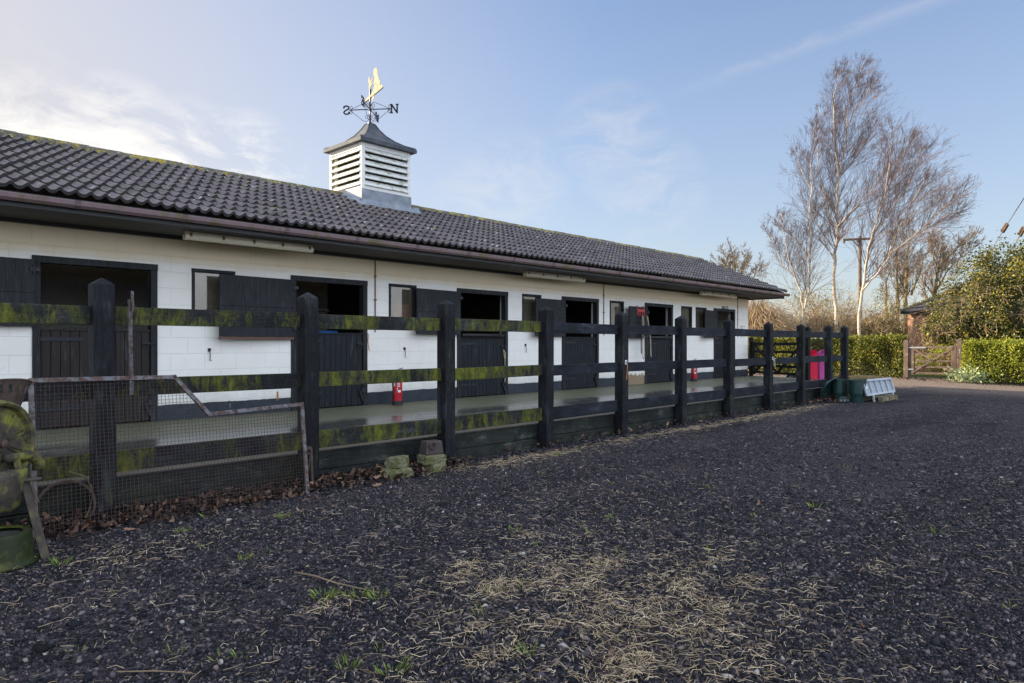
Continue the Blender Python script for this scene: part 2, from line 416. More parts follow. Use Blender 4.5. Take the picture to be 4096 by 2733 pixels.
def concrete_mat():
    t = NT('concrete_walk'); x, y, z = t.xyz()
    c = t.mix(t.noise(3, 7, .7), (.115, .11, .082), (.21, .20, .16))
    c = t.mix(t.ramp(t.noise(40, 5, .7), [(.4, 0.0), (.7, .5)]), c, (.13, .125, .10))
    # green algae next to the wall, brown damp next to the edging, a wet channel between them
    yy = t.math('ADD', y, t.math('MULTIPLY', t.math('SUBTRACT', t.noise(1.1, 5, .6, t.map(scale=(.5, 1, 1))), .5), .9))
    alg = t.ramp(t.math('MULTIPLY', yy, .1), [(.80, 0.0), (.86, 1.0)])
    c = t.mix(t.math('MULTIPLY', alg, t.ramp(t.noise(5, 6, .7), [(.3, .3), (.7, .85)])), c, (.085, .092, .042))
    wet = t.math('MULTIPLY', t.ramp(t.math('MULTIPLY', yy, .1), [(.685, 0.0), (.715, 1.0)]), t.ramp(t.math('MULTIPLY', yy, .1), [(.80, 1.0), (.84, 0.0)]))
    wet = t.math('MULTIPLY', wet, t.ramp(t.noise(1.6, 5, .6, t.map(scale=(.4, 1, 1))), [(.30, .25), (.5, 1.0)]))
    c = t.mix(t.math('MULTIPLY', wet, .8), c, (.03, .03, .026))
    fr = t.ramp(t.math('MULTIPLY', yy, .1), [(.63, 1.0), (.68, 0.0)])
    c = t.mix(t.math('MULTIPLY', fr, .8), c, t.mix(t.noise(4, 6, .7, t.map(scale=(.4, 3, 1))), (.10, .07, .035), (.21, .18, .13)))
    rough = t.math('SUBTRACT', .55, t.math('MULTIPLY', wet, .36))
    nb = t.bump(t.math('MULTIPLY', t.noise(55, 5, .65), t.math('SUBTRACT', 1.0, t.math('MULTIPLY', wet, .75))), .5, .006)
    M['concrete_walk'] = t.done(t.bsdf(c, rough, 0, nb, .38))
concrete_mat()

def gravel_mat():
    t = NT('gravel'); v1 = t.n('ShaderNodeTexVoronoi'); v1.inputs['Scale'].default_value = 62; t.put(v1.inputs['Vector'], t.pos)
    rcol = t.xyz(v1.outputs['Color'])
    tone = t.ramp(rcol[0], [(0, (.009, .009, .011)), (.55, (.030, .030, .037)), (.78, (.062, .050, .056)), (.92, (.125, .10, .102)), (.985, (.22, .19, .18)), (1, (.5, .48, .45))])
    v2 = t.n('ShaderNodeTexVoronoi'); v2.inputs['Scale'].default_value = 21; t.put(v2.inputs['Vector'], t.pos)
    tone = t.mix(t.ramp(t.xyz(v2.outputs['Color'])[1], [(.93, 0.0), (.95, .8)]), tone, (.20, .17, .165))
    big = t.noise(.55, 5, .6)
    tone = t.mix(t.ramp(big, [(.35, .5), (.65, 0.0)]), tone, (.016, .015, .018))
    # wheel-worn, compacted bands run the length of the yard
    trk = t.noise(1.0, 5, .6, t.map(scale=(.16, 1.1, 1)), .3)
    tone = t.mix(t.math('MULTIPLY', t.ramp(trk, [(.46, 0.0), (.60, 1.0)]), .5), tone, (.060, .052, .055))
    tone = t.mix(t.math('MULTIPLY', t.ramp(trk, [(.38, 1.0), (.47, 0.0)]), .4), tone, (.012, .011, .013))
    tone = t.mix(t.math('MULTIPLY', t.ramp(t.noise(1.7, 5, .65, t.map(loc=(7, 2, 0))), [(.50, 0.0), (.68, 1.0)]), .5), tone, (.085, .066, .064))
    gx = t.math('ADD', t.xyz()[0], t.math('MULTIPLY', t.math('SUBTRACT', t.noise(.6, 5, .6), .5), 5.0))
    sh = t.mix(t.xyz(v1.outputs['Color'])[2], (.13, .10, .085), (.30, .24, .19))
    tone = t.mix(t.math('MULTIPLY', t.ramp(t.math('MULTIPLY', gx, .02), [(.44, 0.0), (.52, 1.0)]), .85), tone, sh)  # tan shingle towards the hedges; its paleness also paints in the sunlit strip
    h = t.math('ADD', t.math('SUBTRACT', 1.0, t.math('MULTIPLY', v1.outputs['Distance'], 1.3)), t.math('MULTIPLY', t.noise(18, 4, .7), 1.2))
    M['gravel'] = t.done(t.bsdf(tone, .82, 0, t.bump(h, 1.0, .014), .10))
    t = NT('gravel_stone'); a = t.attr()
    col = t.ramp(a, [(0, (.003, .003, .005)), (.40, (.021, .022, .030)), (.70, (.052, .049, .060)), (.86, (.13, .105, .11)), (.95, (.25, .20, .19)), (.993, (.27, .225, .19)), (.998, (.58, .56, .53))])
    col = t.mix(t.noise(130, 5, .7), col, t.mix(.5, col, (.02, .02, .022)))
    M['gravel_stone'] = t.done(t.bsdf(col, .6, 0, t.bump(t.noise(190, 4, .7), .8, .005), .14))
gravel_mat()
def attr_mat(name, stops, rough=.8, transl=0.0, spec=.3):
    t = NT(name); col = t.ramp(t.attr(), stops)
    col = t.mix(t.ramp(t.noise(1.3, 3), [(.3, 0.0), (.7, .35)]), col, t.mix(.5, col, (.02, .02, .01)))
    p = t.bsdf(col, rough, 0, None, spec)
    if transl:
        tr = t.n('ShaderNodeBsdfTranslucent'); t.put(tr.inputs['Color'], col)
        mx = t.n('ShaderNodeMixShader'); mx.inputs[0].default_value = transl
        t.t.links.new(p, mx.inputs[1]); t.t.links.new(tr.outputs[0], mx.inputs[2]); p = mx.outputs[0]
    M[name] = t.done(p)
attr_mat('straw', [(0, (.13, .09, .05)), (.35, (.33, .24, .135)), (.7, (.58, .44, .26)), (1, (.85, .70, .47))], .7)
attr_mat('leaf_litter', [(0, (.010, .008, .008)), (.45, (.036, .022, .018)), (.8, (.11, .058, .038)), (1, (.27, .16, .10))], .75)
attr_mat('grass_blade', [(0, (.11, .18, .025)), (1, (.34, .43, .08))], .6, .3)
attr_mat('hedge_leaf', [(0, (.035, .055, .008)), (.5, (.13, .155, .012)), (.85, (.27, .26, .028)), (1, (.38, .30, .06))], .55, .45, .35)
attr_mat('hedge_leaf_bright', [(0, (.07, .095, .010)), (.5, (.23, .27, .016)), (.85, (.38, .40, .035)), (1, (.44, .38, .06))], .55, .45, .35)
attr_mat('ivy_leaf', [(0, (.035, .055, .012)), (.40, (.085, .11, .018)), (.62, (.15, .12, .045)), (.82, (.24, .22, .02)), (1, (.36, .28, .03))], .5, .3, .4)
attr_mat('shrub_leaf', [(0, (.05, .065, .014)), (.5, (.13, .13, .025)), (1, (.28, .22, .05))], .6, .25)
attr_mat('pale_leaf', [(0, (.14, .19, .09)), (1, (.32, .38, .19))], .6, .25)
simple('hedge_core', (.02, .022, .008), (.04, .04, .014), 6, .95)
simple('twig_tan', (.30, .20, .105), (.48, .35, .20), 3, .85)
simple('twig_brown', (.15, .10, .06), (.27, .19, .115), 3, .85)
simple('twig_purple', (.105, .066, .056), (.18, .115, .092), 3, .8)
simple('bark_olive', (.13, .115, .04), (.24, .20, .09), 3, .9)
def birch_mat():
    t = NT('birch_bark'); x, y, z = t.xyz()
    col = t.mix(t.noise(4, 5, .6), (.36, .29, .21), (.56, .48, .38))
    m = t.ramp(t.noise(5, 7, .75, t.map(scale=(1, 1, 3.2))), [(.54, 0.0), (.62, 1.0)])
    col = t.mix(t.math('MULTIPLY', m, .8), col, (.07, .055, .045))
    M['birch_bark'] = t.done(t.bsdf(col, .8, 0, t.bump(t.noise(20, 5), .4, .01)))
birch_mat()
def brick_mat():
    t = NT('brick_wall'); x, y, z = t.xyz(); b = t.n('ShaderNodeTexBrick')
    t.put(b.inputs['Vector'], t.comb(t.math('ADD', x, y), z, 0.0))
    for k, v in (('Scale', 1.0), ('Mortar Size', .010), ('Brick Width', .225), ('Row Height', .075)): b.inputs[k].default_value = v
    b.inputs['Color1'].default_value = (.34, .12, .06, 1); b.inputs['Color2'].default_value = (.46, .21, .12, 1); b.inputs['Mortar'].default_value = (.42, .35, .27, 1)
    col = t.mix(t.ramp(t.noise(6, 4), [(.4, 0.0), (.7, .6)]), b.outputs['Color'], (.50, .30, .21))
    M['brick_wall'] = t.done(t.bsdf(col, .9, 0, t.bump(b.outputs['Fac'], -.4, .01)))
brick_mat()
def glass_mat():
    t = NT('window_glass')
    g = t.n('ShaderNodeBsdfGlossy'); g.inputs['Color'].default_value = (.86, .82, .74, 1); t.put(g.inputs['Roughness'], t.math('MULTIPLY', t.noise(6, 4), .12))
    tr = t.n('ShaderNodeBsdfTransparent'); tr.inputs['Color'].default_value = (.8, .8, .78, 1)
    d = t.n('ShaderNodeBsdfDiffuse'); d.inputs['Color'].default_value = (.30, .265, .20, 1)
    m0 = t.n('ShaderNodeMixShader'); t.put(m0.inputs[0], t.ramp(t.noise(5, 6, .7), [(.35, .18), (.7, .38)]))
    t.t.links.new(tr.outputs[0], m0.inputs[1]); t.t.links.new(d.outputs[0], m0.inputs[2])
    mx = t.n('ShaderNodeMixShader'); mx.inputs[0].default_value = .09
    t.t.links.new(m0.outputs[0], mx.inputs[1]); t.t.links.new(g.outputs[0], mx.inputs[2])
    M['window_glass'] = t.done(mx.outputs[0])
glass_mat()

# ------------------------------------------------------------------ the setting
YW = 9.8            # wall face of the stable block; the fence runs parallel to it
def ground_z(x, y):
    k = min(max((x-20)/9, 0), 1)*min(max((6.5-y)/4, 0), 1)
    return -.16*k
m = MB(); xs = [-400, -120, -40, -14, -6]+[i*1.0 for i in range(-2, 40, 2)]+[44, 60, 120, 400]; ys = [-400, -120, -40, -16]+[i*1.0 for i in range(-10, 24, 2)]+[30, 60, 120, 400]
for y in ys:
    for x in xs: m.v.append((x, y, ground_z(x, y)))
n = len(xs)
for j in range(len(ys)-1):
    for i in range(n-1): m.f.append((j*n+i, j*n+i+1, (j+1)*n+i+1, (j+1)*n+i))
tag(m.build('gravel_yard', M['gravel']), kind='structure')
# lawn beyond the hedge line
m = MB(); m.add([(32.6, -60, .004), (400, -60, .004), (400, 90, .004), (32.6, 90, .004)], [(0, 1, 2, 3)])
tag(m.build('lawn', M['lawn']), kind='structure')
# concrete walk in front of the stables, falling slightly towards the fence
m = MB(); ny = 8
for i, x in enumerate((-14, 21.4)):
    for j in range(ny+1): m.v.append((x, 6.2+3.62*j/ny, .318+.04*j/ny))
for j in range(ny): m.f.append((j, ny+1+j, ny+2+j, j+1))
b0 = len(m.v); m.v += [(-14, 6.2, -.1), (21.4, 6.2, -.1), (21.4, 9.82, -.1)]
m.f += [(b0, b0+1, ny+1, 0), (b0+1, b0+2, 2*ny+1, ny+1)]
tag(m.build('concrete_walkway', M['concrete_walk']), kind='structure')

# ------------------------------------------------------------------ stable block
bld = thing('stable_block', 'long single-storey white painted block stable building with dark pantile roof and black half doors', 'stable', (12, 11.8, 0))
X0, X1, ZB, ZT = -14.0, 21.15, .30, 2.83
doors = [(1.90, 3.30), (5.24, 6.63), (8.66, 10.04), (11.78, 13.14), (15.14, 16.51), (18.85, 20.22)]
wins = [(3.75, 4.36), (7.08, 7.68), (10.48, 11.08), (13.60, 14.19), (16.97, 17.56), (17.78, 18.40)]
holes = [(a, b, .30, 2.455) for a, b in doors]+[(a, b, 1.66, 2.445) for a, b in wins]
m = MB(); xs = sorted({X0, X1} | {h[0] for h in holes} | {h[1] for h in holes}); zs = sorted({ZB, ZT, 2.455, 1.66, 2.445})
def solid(i, j):
    if i < 0 or j < 0 or i >= len(xs)-1 or j >= len(zs)-1: return False
    cx, cz = (xs[i]+xs[i+1])/2, (zs[j]+zs[j+1])/2
    return not any(a < cx < b and c < cz < d for a, b, c, d in holes)
Y0, Y1 = YW, YW+.21
for i in range(len(xs)-1):
    for j in range(len(zs)-1):
        if not solid(i, j): continue
        a, b, c, d = xs[i], xs[i+1], zs[j], zs[j+1]
        m.add([(a, Y0, c), (b, Y0, c), (b, Y0, d), (a, Y0, d)], [(0, 1, 2, 3)])
        m.add([(a, Y1, c), (b, Y1, c), (b, Y1, d), (a, Y1, d)], [(3, 2, 1, 0)])
        for di, dj, q in ((-1, 0, [(a, Y0, c), (a, Y0, d), (a, Y1, d), (a, Y1, c)]), (1, 0, [(b, Y0, c), (b, Y1, c), (b, Y1, d), (b, Y0, d)]),
                          (0, -1, [(a, Y0, c), (a, Y1, c), (b, Y1, c), (b, Y0, c)]), (0, 1, [(a, Y0, d), (b, Y0, d), (b, Y1, d), (a, Y1, d)])):
            if not solid(i+di, j+dj): m.add(q, [(0, 1, 2, 3)])
# gables and rear wall
for xa, xb in ((X0, X0+.2), (X1-.2, X1)):
    pr = [(Y1+.002, ZB), (13.798, ZB), (13.798, 3.40), (11.8, 4.23), (Y1+.002, 3.50)]
    m.prism([((xa+xb)/2, y, z) for y, z in pr], (1, 0, 0), .2-.002)
m.box(X0+.2, X1-.2, 13.6, 13.8, ZB, ZT)
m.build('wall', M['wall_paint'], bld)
# interior: floor, partitions, low ceiling boards
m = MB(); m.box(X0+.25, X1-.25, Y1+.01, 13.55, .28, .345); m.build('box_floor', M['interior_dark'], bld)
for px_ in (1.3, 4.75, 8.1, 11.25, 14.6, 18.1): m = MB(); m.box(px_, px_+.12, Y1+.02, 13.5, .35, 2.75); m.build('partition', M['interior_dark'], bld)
# doors
for i, (a, b) in enumerate(doors):
    fr = MB(); w = .082; ya, yb = YW-.022, YW+.10
    fr.box(a, a+w, ya, yb, .345, 2.46-w); fr.box(b-w, b, ya, yb, .345, 2.46-w); fr.box(a-.004, b+.004, ya-.003, yb, 2.46-w, 2.462)
    fr.build('door_frame', M['frame_black'], bld, bevel=.004)
    top = (1.585, 1.575, 1.53, 1.555, 1.53, 1.55)[i]
    d = MB(); xa, xb = a+w+.008, b-w-.008; nb = 12 if i != 3 and i != 4 else 12; pw = (xb-xa)/nb
    d.box(xa, xb, YW+.035, YW+.06, .375, top-.004)
    for k in range(nb): d.box(xa+k*pw+.0025, xa+(k+1)*pw-.0025, YW+.008, YW+.0345, .372+.004*(k % 2), top-.03)
    d.box(xa-.004, xb+.004, YW-.004, YW+.066, top-.028, top)
    ld = d.build('lower_door', M['door_brown' if i == 0 else 'door_black'], bld, bevel=.003)
    for z in (top-.13, .60):
        hg = MB()
        hg.box(xa-.03, xa+.44, YW-.004, YW+.004, z-.024, z+.024); hg.tube([(xa-.03, YW-.02, z-.06), (xa-.03, YW-.02, z+.06)], .013, 8)
        hg.build('strap_hinge', M['black_iron'], ld)
    bo = MB()
    bo.box(xb-.10, xb+.0, YW-.003, YW+.004, top-.22, top-.16); bo.tube([(xb-.11, YW-.02, top-.19), (xb+.07, YW-.02, top-.19)], .009, 8); bo.tube([(xb-.03, YW-.02, top-.19), (xb-.03, YW-.055, top-.20), (xb-.03, YW-.05, top-.27)], .007, 6)
    bo.build('bolt', M['black_iron'], ld)
    kk = MB(); kk.bar((xb-.06, YW-.012, .62), (xb+.01, YW-.012, .44), .045, .018, up=(0, 1, 0)); kk.box(xb-.03, xb+.06, YW-.03, YW+.002, .58, .66)
    kk.build('kick_latch', M['black_iron'], ld)
    if i in (2, 4):
        rb = MB(); rb.tube([(xa+.01, YW-.03, top+.035), (xb-.05, YW-.03, top+.035)], .034, 12); rb.build('chew_bar', M['black_rubber'], ld, smooth=True)
# top leaves folded back against the wall
leafs = [(.80, 1.915, 1.605, 2.405), (4.07, 5.27, 1.50, 2.385), (7.57, 8.68, 1.567, 2.39), (10.735, 11.83, 1.557, 2.37), (14.20, 15.17, 1.535, 2.335), (18.03, 18.93, 1.575, 2.375)]
for i, (a, b, c, d) in enumerate(leafs):
    yo = YW-.15 if i else YW-.10
    y_h = YW-.06
    lf = MB()
    # a board hinged on its right edge, standing off the wall on the left; ledges behind
    def slab(x0, x1, z0, z1, t0, t1):
        f = lambda x: y_h+(yo-y_h)*(b-x)/(b-a)
        lf.add([(x, f(x)+t, z) for z in (z0, z1) for x, t in ((x0, t0), (x1, t0), (x1, t1), (x0, t1))], [(0, 3, 2, 1), (4, 5, 6, 7), (0, 1, 5, 4), (1, 2, 6, 5), (2, 3, 7, 6), (3, 0, 4, 7)])
    nb = 2 if i != 5 else 4
    for k in range(nb):
        z0 = c+(d-c)*k/nb; z1 = c+(d-c)*(k+1)/nb
        slab(a, b, z0+(.0015 if k else 0), z1-.0015, -.018, .012)
    slab(a+.08, a+.17, c+.05, d-.05, .013, .036); slab(b-.2, b-.11, c+.05, d-.05, .013, .036)
    o = lf.build('upper_door', M['leaf_black'], bld, bevel=.003)
    if i == 1:
        ex = MB(); f = lambda x: y_h+(yo-y_h)*(b-x)/(b-a)
        ex.add([(x, f(x)+t, z) for z in (c-.036, c-.002) for x, t in ((a, -.022), (b-.02, -.022), (b-.02, .03), (a, .03))], [(0, 3, 2, 1), (4, 5, 6, 7), (0, 1, 5, 4), (1, 2, 6, 5), (2, 3, 7, 6), (3, 0, 4, 7)])
        ex.build('edge_batten', M['batten_brown'], o)
    for z in (c+.14, d-.12):
        hg = MB(); hg.tube([(b-.01, y_h-.03, z-.055), (b-.01, y_h-.03, z+.055)], .014, 8); hg.box(b-.05, b+.05, y_h-.034, y_h-.02, z-.022, z+.022)
        hg.build('hinge', M['black_iron'], o)
# windows
for i, (a, b) in enumerate(wins):
    fr = MB(); w = .042; ya, yb = YW-.012, YW+.09; z0, z1 = 1.66, 2.45
    fr.box(a, a+w, ya, yb, z0+w, z1-w); fr.box(b-w, b, ya, yb, z0+w, z1-w); fr.box(a-.003, b+.003, ya-.003, yb, z1-w, z1); fr.box(a-.003, b+.003, ya-.02, yb, z0-.002, z0+w)
    f = fr.build('window', M['frame_black'], bld, bevel=.003)
    m = MB(); m.box(a+w-.002, b-w+.002, YW+.055, YW+.060, z0+w-.002, z1-w+.002); m.build('pane', M['window_glass'], f)
# eaves: wall plate, soffit, fascia, gutter
m = MB(); m.box(X0, X1-.01, YW-.05, YW-.002, 2.825, 2.885); m.build('wall_plate', M['fascia_black'], bld)
XE = 21.72
m = MB()
m.box(X0, XE-.02, 8.87, YW-.052, 2.872, 2.885); m.box(X1+.003, XE-.02, YW-.05, 13.8, 2.872, 2.885)
m.build('soffit', M['soffit_dark'], bld)
m = MB(); m.box(X0, XE-.02, 8.845, 8.868, 2.862, 3.02); m.box(XE-.018, XE+.004, 8.85, 14.75, 2.835, 2.995)
m.prism([(XE-.007, 8.85, 2.996), (XE-.007, 14.75, 2.996), (XE-.007, 14.75, 3.03), (XE-.007, 11.8, 4.275), (XE-.007, 8.87, 3.04)], (1, 0, 0), .02)
m.build('fascia', M['fascia_black'], bld)
m = MB(); prof = [(8.842, 2.985), (8.832, 2.932), (8.80, 2.910), (8.775, 2.910), (8.742, 2.938), (8.732, 2.985)]
for sgn, th in ((0, 0), (1, .004)):
    pass
P = [(y, z) for y, z in prof]+[(y+(.004 if k > 2 else -.004), z+.005) for k, (y, z) in reversed(list(enumerate(prof)))]
m.prism([((X0+XE+.16)/2, y, z) for y, z in P], (1, 0, 0), XE+.16-X0)
gu = m.build('gutter', M['gutter_plastic'], bld)
js = [2.12, 3.27, 4.62]+[4.62+1.13*k for k in range(1, 16)]+[1.0, XE+.14]
for xx in js:
    P2 = [(y+(-.006 if k > 2 else .004 if k < 2 else 0), z-(.006 if 1 <= k <= 4 else 0)+(.004 if k in (0, 5) else 0)) for k, (y, z) in enumerate(prof)]
    P2 = P2+[(y, z+.001) for y, z in reversed(prof)]
    m = MB(); m.prism([(xx, y, z) for y, z in P2], (1, 0, 0), .055); m.build('gutter_joint', M['joint_plastic'], gu)
# pantile roof, one strip per course
EY, EZ, RYr, RZ = 8.785, 3.045, 11.80, 4.315
sl = math.hypot(RYr-EY, RZ-EZ); cu, su = (RYr-EY)/sl, (RZ-EZ)/sl
per = .148; ns = 10
xs_ = np.arange(-8.0, XE+1e-6, per/ns); rows = 10; gauge = sl/rows
ph = (xs_/per) % 1.0
wave = .029*np.where(ph < .44, np.sin(ph/.44*np.pi), -.55*np.sin((ph-.44)/.56*np.pi))
tx = np.floor(xs_/(2*per)).astype(int)
V = []; Fc = []
prev_rand = None
for r in range(rows):
    jit = rng.normal(0, .0022, tx.max()-tx.min()+2)[tx-tx.min()]
    tl = .052; base = len(V)
    s0 = r*gauge-.006; s1 = (r+1)*gauge+.05
    for s_, lift in ((s0, tl-.04), (s0, tl), (s0+.02, tl+.002), ((s0+s1)/2, tl*.55), (s1, .004)):
        h = wave+lift+jit
        V += [(x, EY+s_*cu-hh*su, EZ+s_*su+hh*cu) for x, hh in zip(xs_, h)]
    nx = len(xs_)
    for q in range(4):
        for i in range(nx-1):
            a = base+q*nx+i; Fc.append((a, a+1, a+nx+1, a+nx))
m = MB(); m.v = V; m.f = Fc
# rear slope and the plain part far to the left
nrm = Vector((0, cu, 0))
m.add([(X0, RYr, RZ-.02), (X0, 14.82, EZ), (XE, 14.82, EZ), (XE, RYr, RZ-.02)], [(0, 1, 2, 3)])
m.add([(X0, EY, EZ), (-7.9, EY, EZ), (-7.9, RYr, RZ), (X0, RYr, RZ)], [(0, 1, 2, 3)])
roof = m.build('roof', M['roof_tile'], bld)
rm = (MB(), MB()); x = -6.0
while x < XE:
    L = .45; jz = rnd.uniform(-.006, .006); x2 = min(x+L-.006, XE+.03)
    pts = []
    for k in range(9):
        t = math.pi*(k/8); pts.append((RYr-.155*math.cos(t), RZ-.045+.125*math.sin(t)+jz))
    vs = [(x, y, z) for y, z in pts]+[(x2, y, z+.004) for y, z in pts]
    if not (7.36 < x < 8.66-.2):
        rm[x > 8].add(vs, [(k, k+1, 10+k, 9+k) for k in range(8)]+[tuple(range(8, -1, -1)), tuple(range(9, 18))])
    x += L
for m in rm: m.build('ridge_tiles', M['ridge_tile'], roof)
# verge ends of the tile courses
m = MB()
for r in range(rows):
    s0 = r*gauge-.004; s1 = (r+1)*gauge-.008; vs = []
    for xx in (XE-.004, XE+.026):
        for s_, hh in ((s0, -.02), (s1, -.02), (s1, .022), (s0, .045)): vs.append((xx, EY+s_*cu-hh*su, EZ+s_*su+hh*cu))
    m.add(vs, [(0, 1, 2, 3), (7, 6, 5, 4), (0, 4, 5, 1), (1, 5, 6, 2), (2, 6, 7, 3), (3, 7, 4, 0)])
m.build('verge_tiles', M['roof_tile'], roof)
for xx in (6.79, 13.34, 20.41):
    m = MB(); m.tube([(xx, YW-.016, 1.60), (xx, YW-.016, 2.824)], .0095, 8)
    for z in (1.75, 2.15, 2.55): m.box(xx-.02, xx+.02, YW-.028, YW-.001, z-.012, z+.012)
    m.build('conduit_pipe', M['rusty_clip'], bld)
for xx, zz in ((3.99, 1.31), (7.415, 1.31), (10.578, 1.37)):
    m = MB(); m.box(xx-.018, xx+.018, YW-.02, YW, zz-.02, zz+.025); m.tube([(xx, YW-.022, zz), (xx+.004, YW-.03, zz-.08), (xx+.002, YW-.026, zz-.145), (xx+.022, YW-.03, zz-.152)], .006, 6)
    m.build('wall_hook', M['black_iron'], bld)

# ------------------------------------------------------------------ cupola
CXc, CYc, CW = 8.06, 11.80, .585
cup = thing('roof_cupola', 'square white louvred ventilation cupola with curved lead cap on the roof ridge', 'cupola', (CXc, CYc, 4.2))
m = MB()
def ring(h, z): return [(CXc-h, CYc-h, z), (CXc+h, CYc-h, z), (CXc+h, CYc+h, z), (CXc-h, CYc+h, z)]
m.add(ring(CW+.014, 3.90)+ring(CW+.010, 4.40), [(0, 1, 5, 4), (1, 2, 6, 5), (2, 3, 7, 6), (3, 0, 4, 7)])
# apron dressed over the tiles in front and down both sides
ap = []
yf = CYc-CW-.016
def roof_z(y): return EZ+(y-EY)*(RZ-EZ)/(RYr-EY)
for xx in np.linspace(CXc-CW-.16, CXc+CW+.20, 15):
    for yy in (yf-.17, yf-.06, yf+.004): ap.append((xx, yy, roof_z(yy)+.062+.010*math.sin(xx*42)+(.07 if yy > yf-.01 else 0)))
b0 = len(m.v); m.v += ap
for i in range(14):
    for j in range(2): m.f.append((b0+i*3+j, b0+i*3+j+3, b0+i*3+j+4, b0+i*3+j+1))
for sx in (-1, 1):
    xa = CXc+sx*(CW+.012); xb = CXc+sx*(CW+.19); vs = []
    for yy in np.linspace(yf-.02, CYc, 8): vs += [(xa, yy, roof_z(yy)+.14), (xb, yy, roof_z(yy)+.052+.008*math.sin(yy*40))]
    b0 = len(m.v); m.v += vs
    for i in range(7): m.f.append((b0+2*i, b0+2*i+1, b0+2*i+3, b0+2*i+2))
m.build('lead_flashing', M['lead'], cup)
zl, zu = 4.40, 5.31
m = MB()
for sx in (-1, 1):
    for sy in (-1, 1):
        m.box(CXc+sx*CW-.075*(sx > 0), CXc+sx*CW+.075*(sx < 0), CYc+sy*CW-.075*(sy > 0), CYc+sy*CW+.075*(sy < 0), zl-.02, zu)
for s_ in (-1, 1):
    for z0, z1 in ((zl-.02, zl+.075), (zu-.10, zu)):
        a, b = sorted((CYc+s_*CW, CYc+s_*(CW-.05))); m.box(CXc-CW+.076, CXc+CW-.076, a+.002, b-.002, z0, z1)
        a, b = sorted((CXc+s_*CW, CXc+s_*(CW-.05))); m.box(a+.002, b-.002, CYc-CW+.076, CYc+CW-.076, z0, z1)
m.build('frame', M['white_paint'], cup, bevel=.004)
for dx, dy in ((0, -1), (-1, 0), (1, 0), (0, 1)):
    m = MB(); nv = Vector((dx, dy, 0)); sd = Vector((-dy, dx, 0)); c0 = Vector((CXc, CYc, 0))
    for k in range(6):
        z = zl+.12+k*(zu-.10-zl-.075-.06)/5.15
        a = c0+nv*(CW+.022)+Vector((0, 0, z-.048)); b = c0+nv*(CW-.055)+Vector((0, 0, z+.058))
        mid = (a+b)/2; d = (b-a); m.obox(mid, sd*(CW-.07), d/2, d.cross(sd).normalized()*.009)
    m.build('louvre_panel', M['louvre_paint'], cup, bevel=.002)
m = MB(); m.box(CXc-CW+.12, CXc+CW-.12, CYc-CW+.12, CYc+CW-.12, 4.2, 5.28); m.build('inner_box', M['interior_dark'], cup)
m = MB(); HW = CW+.085; capz = [(HW, 5.30), (HW+.008, 5.302), (HW+.008, 5.375), (HW-.01, 5.385), (.50, 5.445), (.36, 5.53), (.23, 5.645), (.14, 5.765), (.075, 5.88), (.045, 5.905)]
for h, z in capz: m.v += ring(h, z)
for i in range(len(capz)-1):
    for k in range(4): m.f.append((i*4+k, i*4+(k+1) % 4, (i+1)*4+(k+1) % 4, (i+1)*4+k))
m.f.append((3, 2, 1, 0)); m.f.append(tuple(len(m.v)-4+k for k in range(4)))
# rolled hips
for sx in (-1, 1):
    for sy in (-1, 1): m.tube([(CXc+sx*(h), CYc+sy*(h), z+.004) for h, z in capz[3:]], .012, 6)
m.build('lead_cap', M['lead_dark'], cup)

# ------------------------------------------------------------------ weather vane
ZA = 6.20
vane = thing('weather_vane', 'black iron weather vane with gold horse and N E S W letters on the cupola', 'weather vane', (CXc, CYc, 5.9))
C0 = Vector((CXc, CYc, 0))
m = MB(); m.tube([C0+Vector((0, 0, 5.88)), C0+Vector((0, 0, 6.62))], .016, 10); m.lathe([(.02, 0), (.045, .0), (.045, .03), (.022, .045)], C0+Vector((0, 0, 5.895)), n=12); m.lathe([(.0, -.028), (.026, -.028), (.026, .028), (.0, .028)], C0+Vector((0, 0, ZA)), n=12)
m.build('mast', M['black_iron'], vane)
dN = Vector((.62, -.78, 0)).normalized(); dE = Vector((-dN.y*-1, 0, 0))
dE = Vector((-.80, -.60, 0)).normalized(); dE = (dE-dN*dE.dot(dN)).normalized()
def strokes(letter):
    w = .030
    if letter == 'N': return [((0, 0), (0, .19), w), ((.13, 0), (.13, .19), w), ((0, .19), (.13, 0), w*1.1), ((-.03, .0), (.03, .0), .02), ((-.03, .19), (.01, .19), .02), ((.10, .19), (.16, .19), .02)]
    if letter == 'E': return [((0, 0), (0, .19), w), ((-.025, .185), (.125, .185), .024), ((-.025, .005), (.125, .005), .024), ((0, .095), (.085, .095), .022), ((.12, .185), (.12, .14), .02), ((.12, .005), (.12, .05), .02), ((.085, .12), (.085, .07), .018)]
    if letter == 'W': return [((-.01, .19), (.045, 0), w), ((.045, 0), (.085, .15), .02), ((.085, .15), (.125, 0), w), ((.125, 0), (.18, .19), .02), ((-.04, .19), (.03, .19), .02), ((.15, .19), (.21, .19), .02)]
    P = [(.125, .15), (.10, .185), (.05, .19), (.012, .165), (.012, .125), (.06, .098), (.11, .07), (.125, .04), (.10, .008), (.05, 0), (.01, .02), (.0, .05)]
    return [(P[i], P[i+1], .027) for i in range(len(P)-1)]+[((.127, .185), (.127, .135), .018), ((0, .005), (0, .055), .018)]
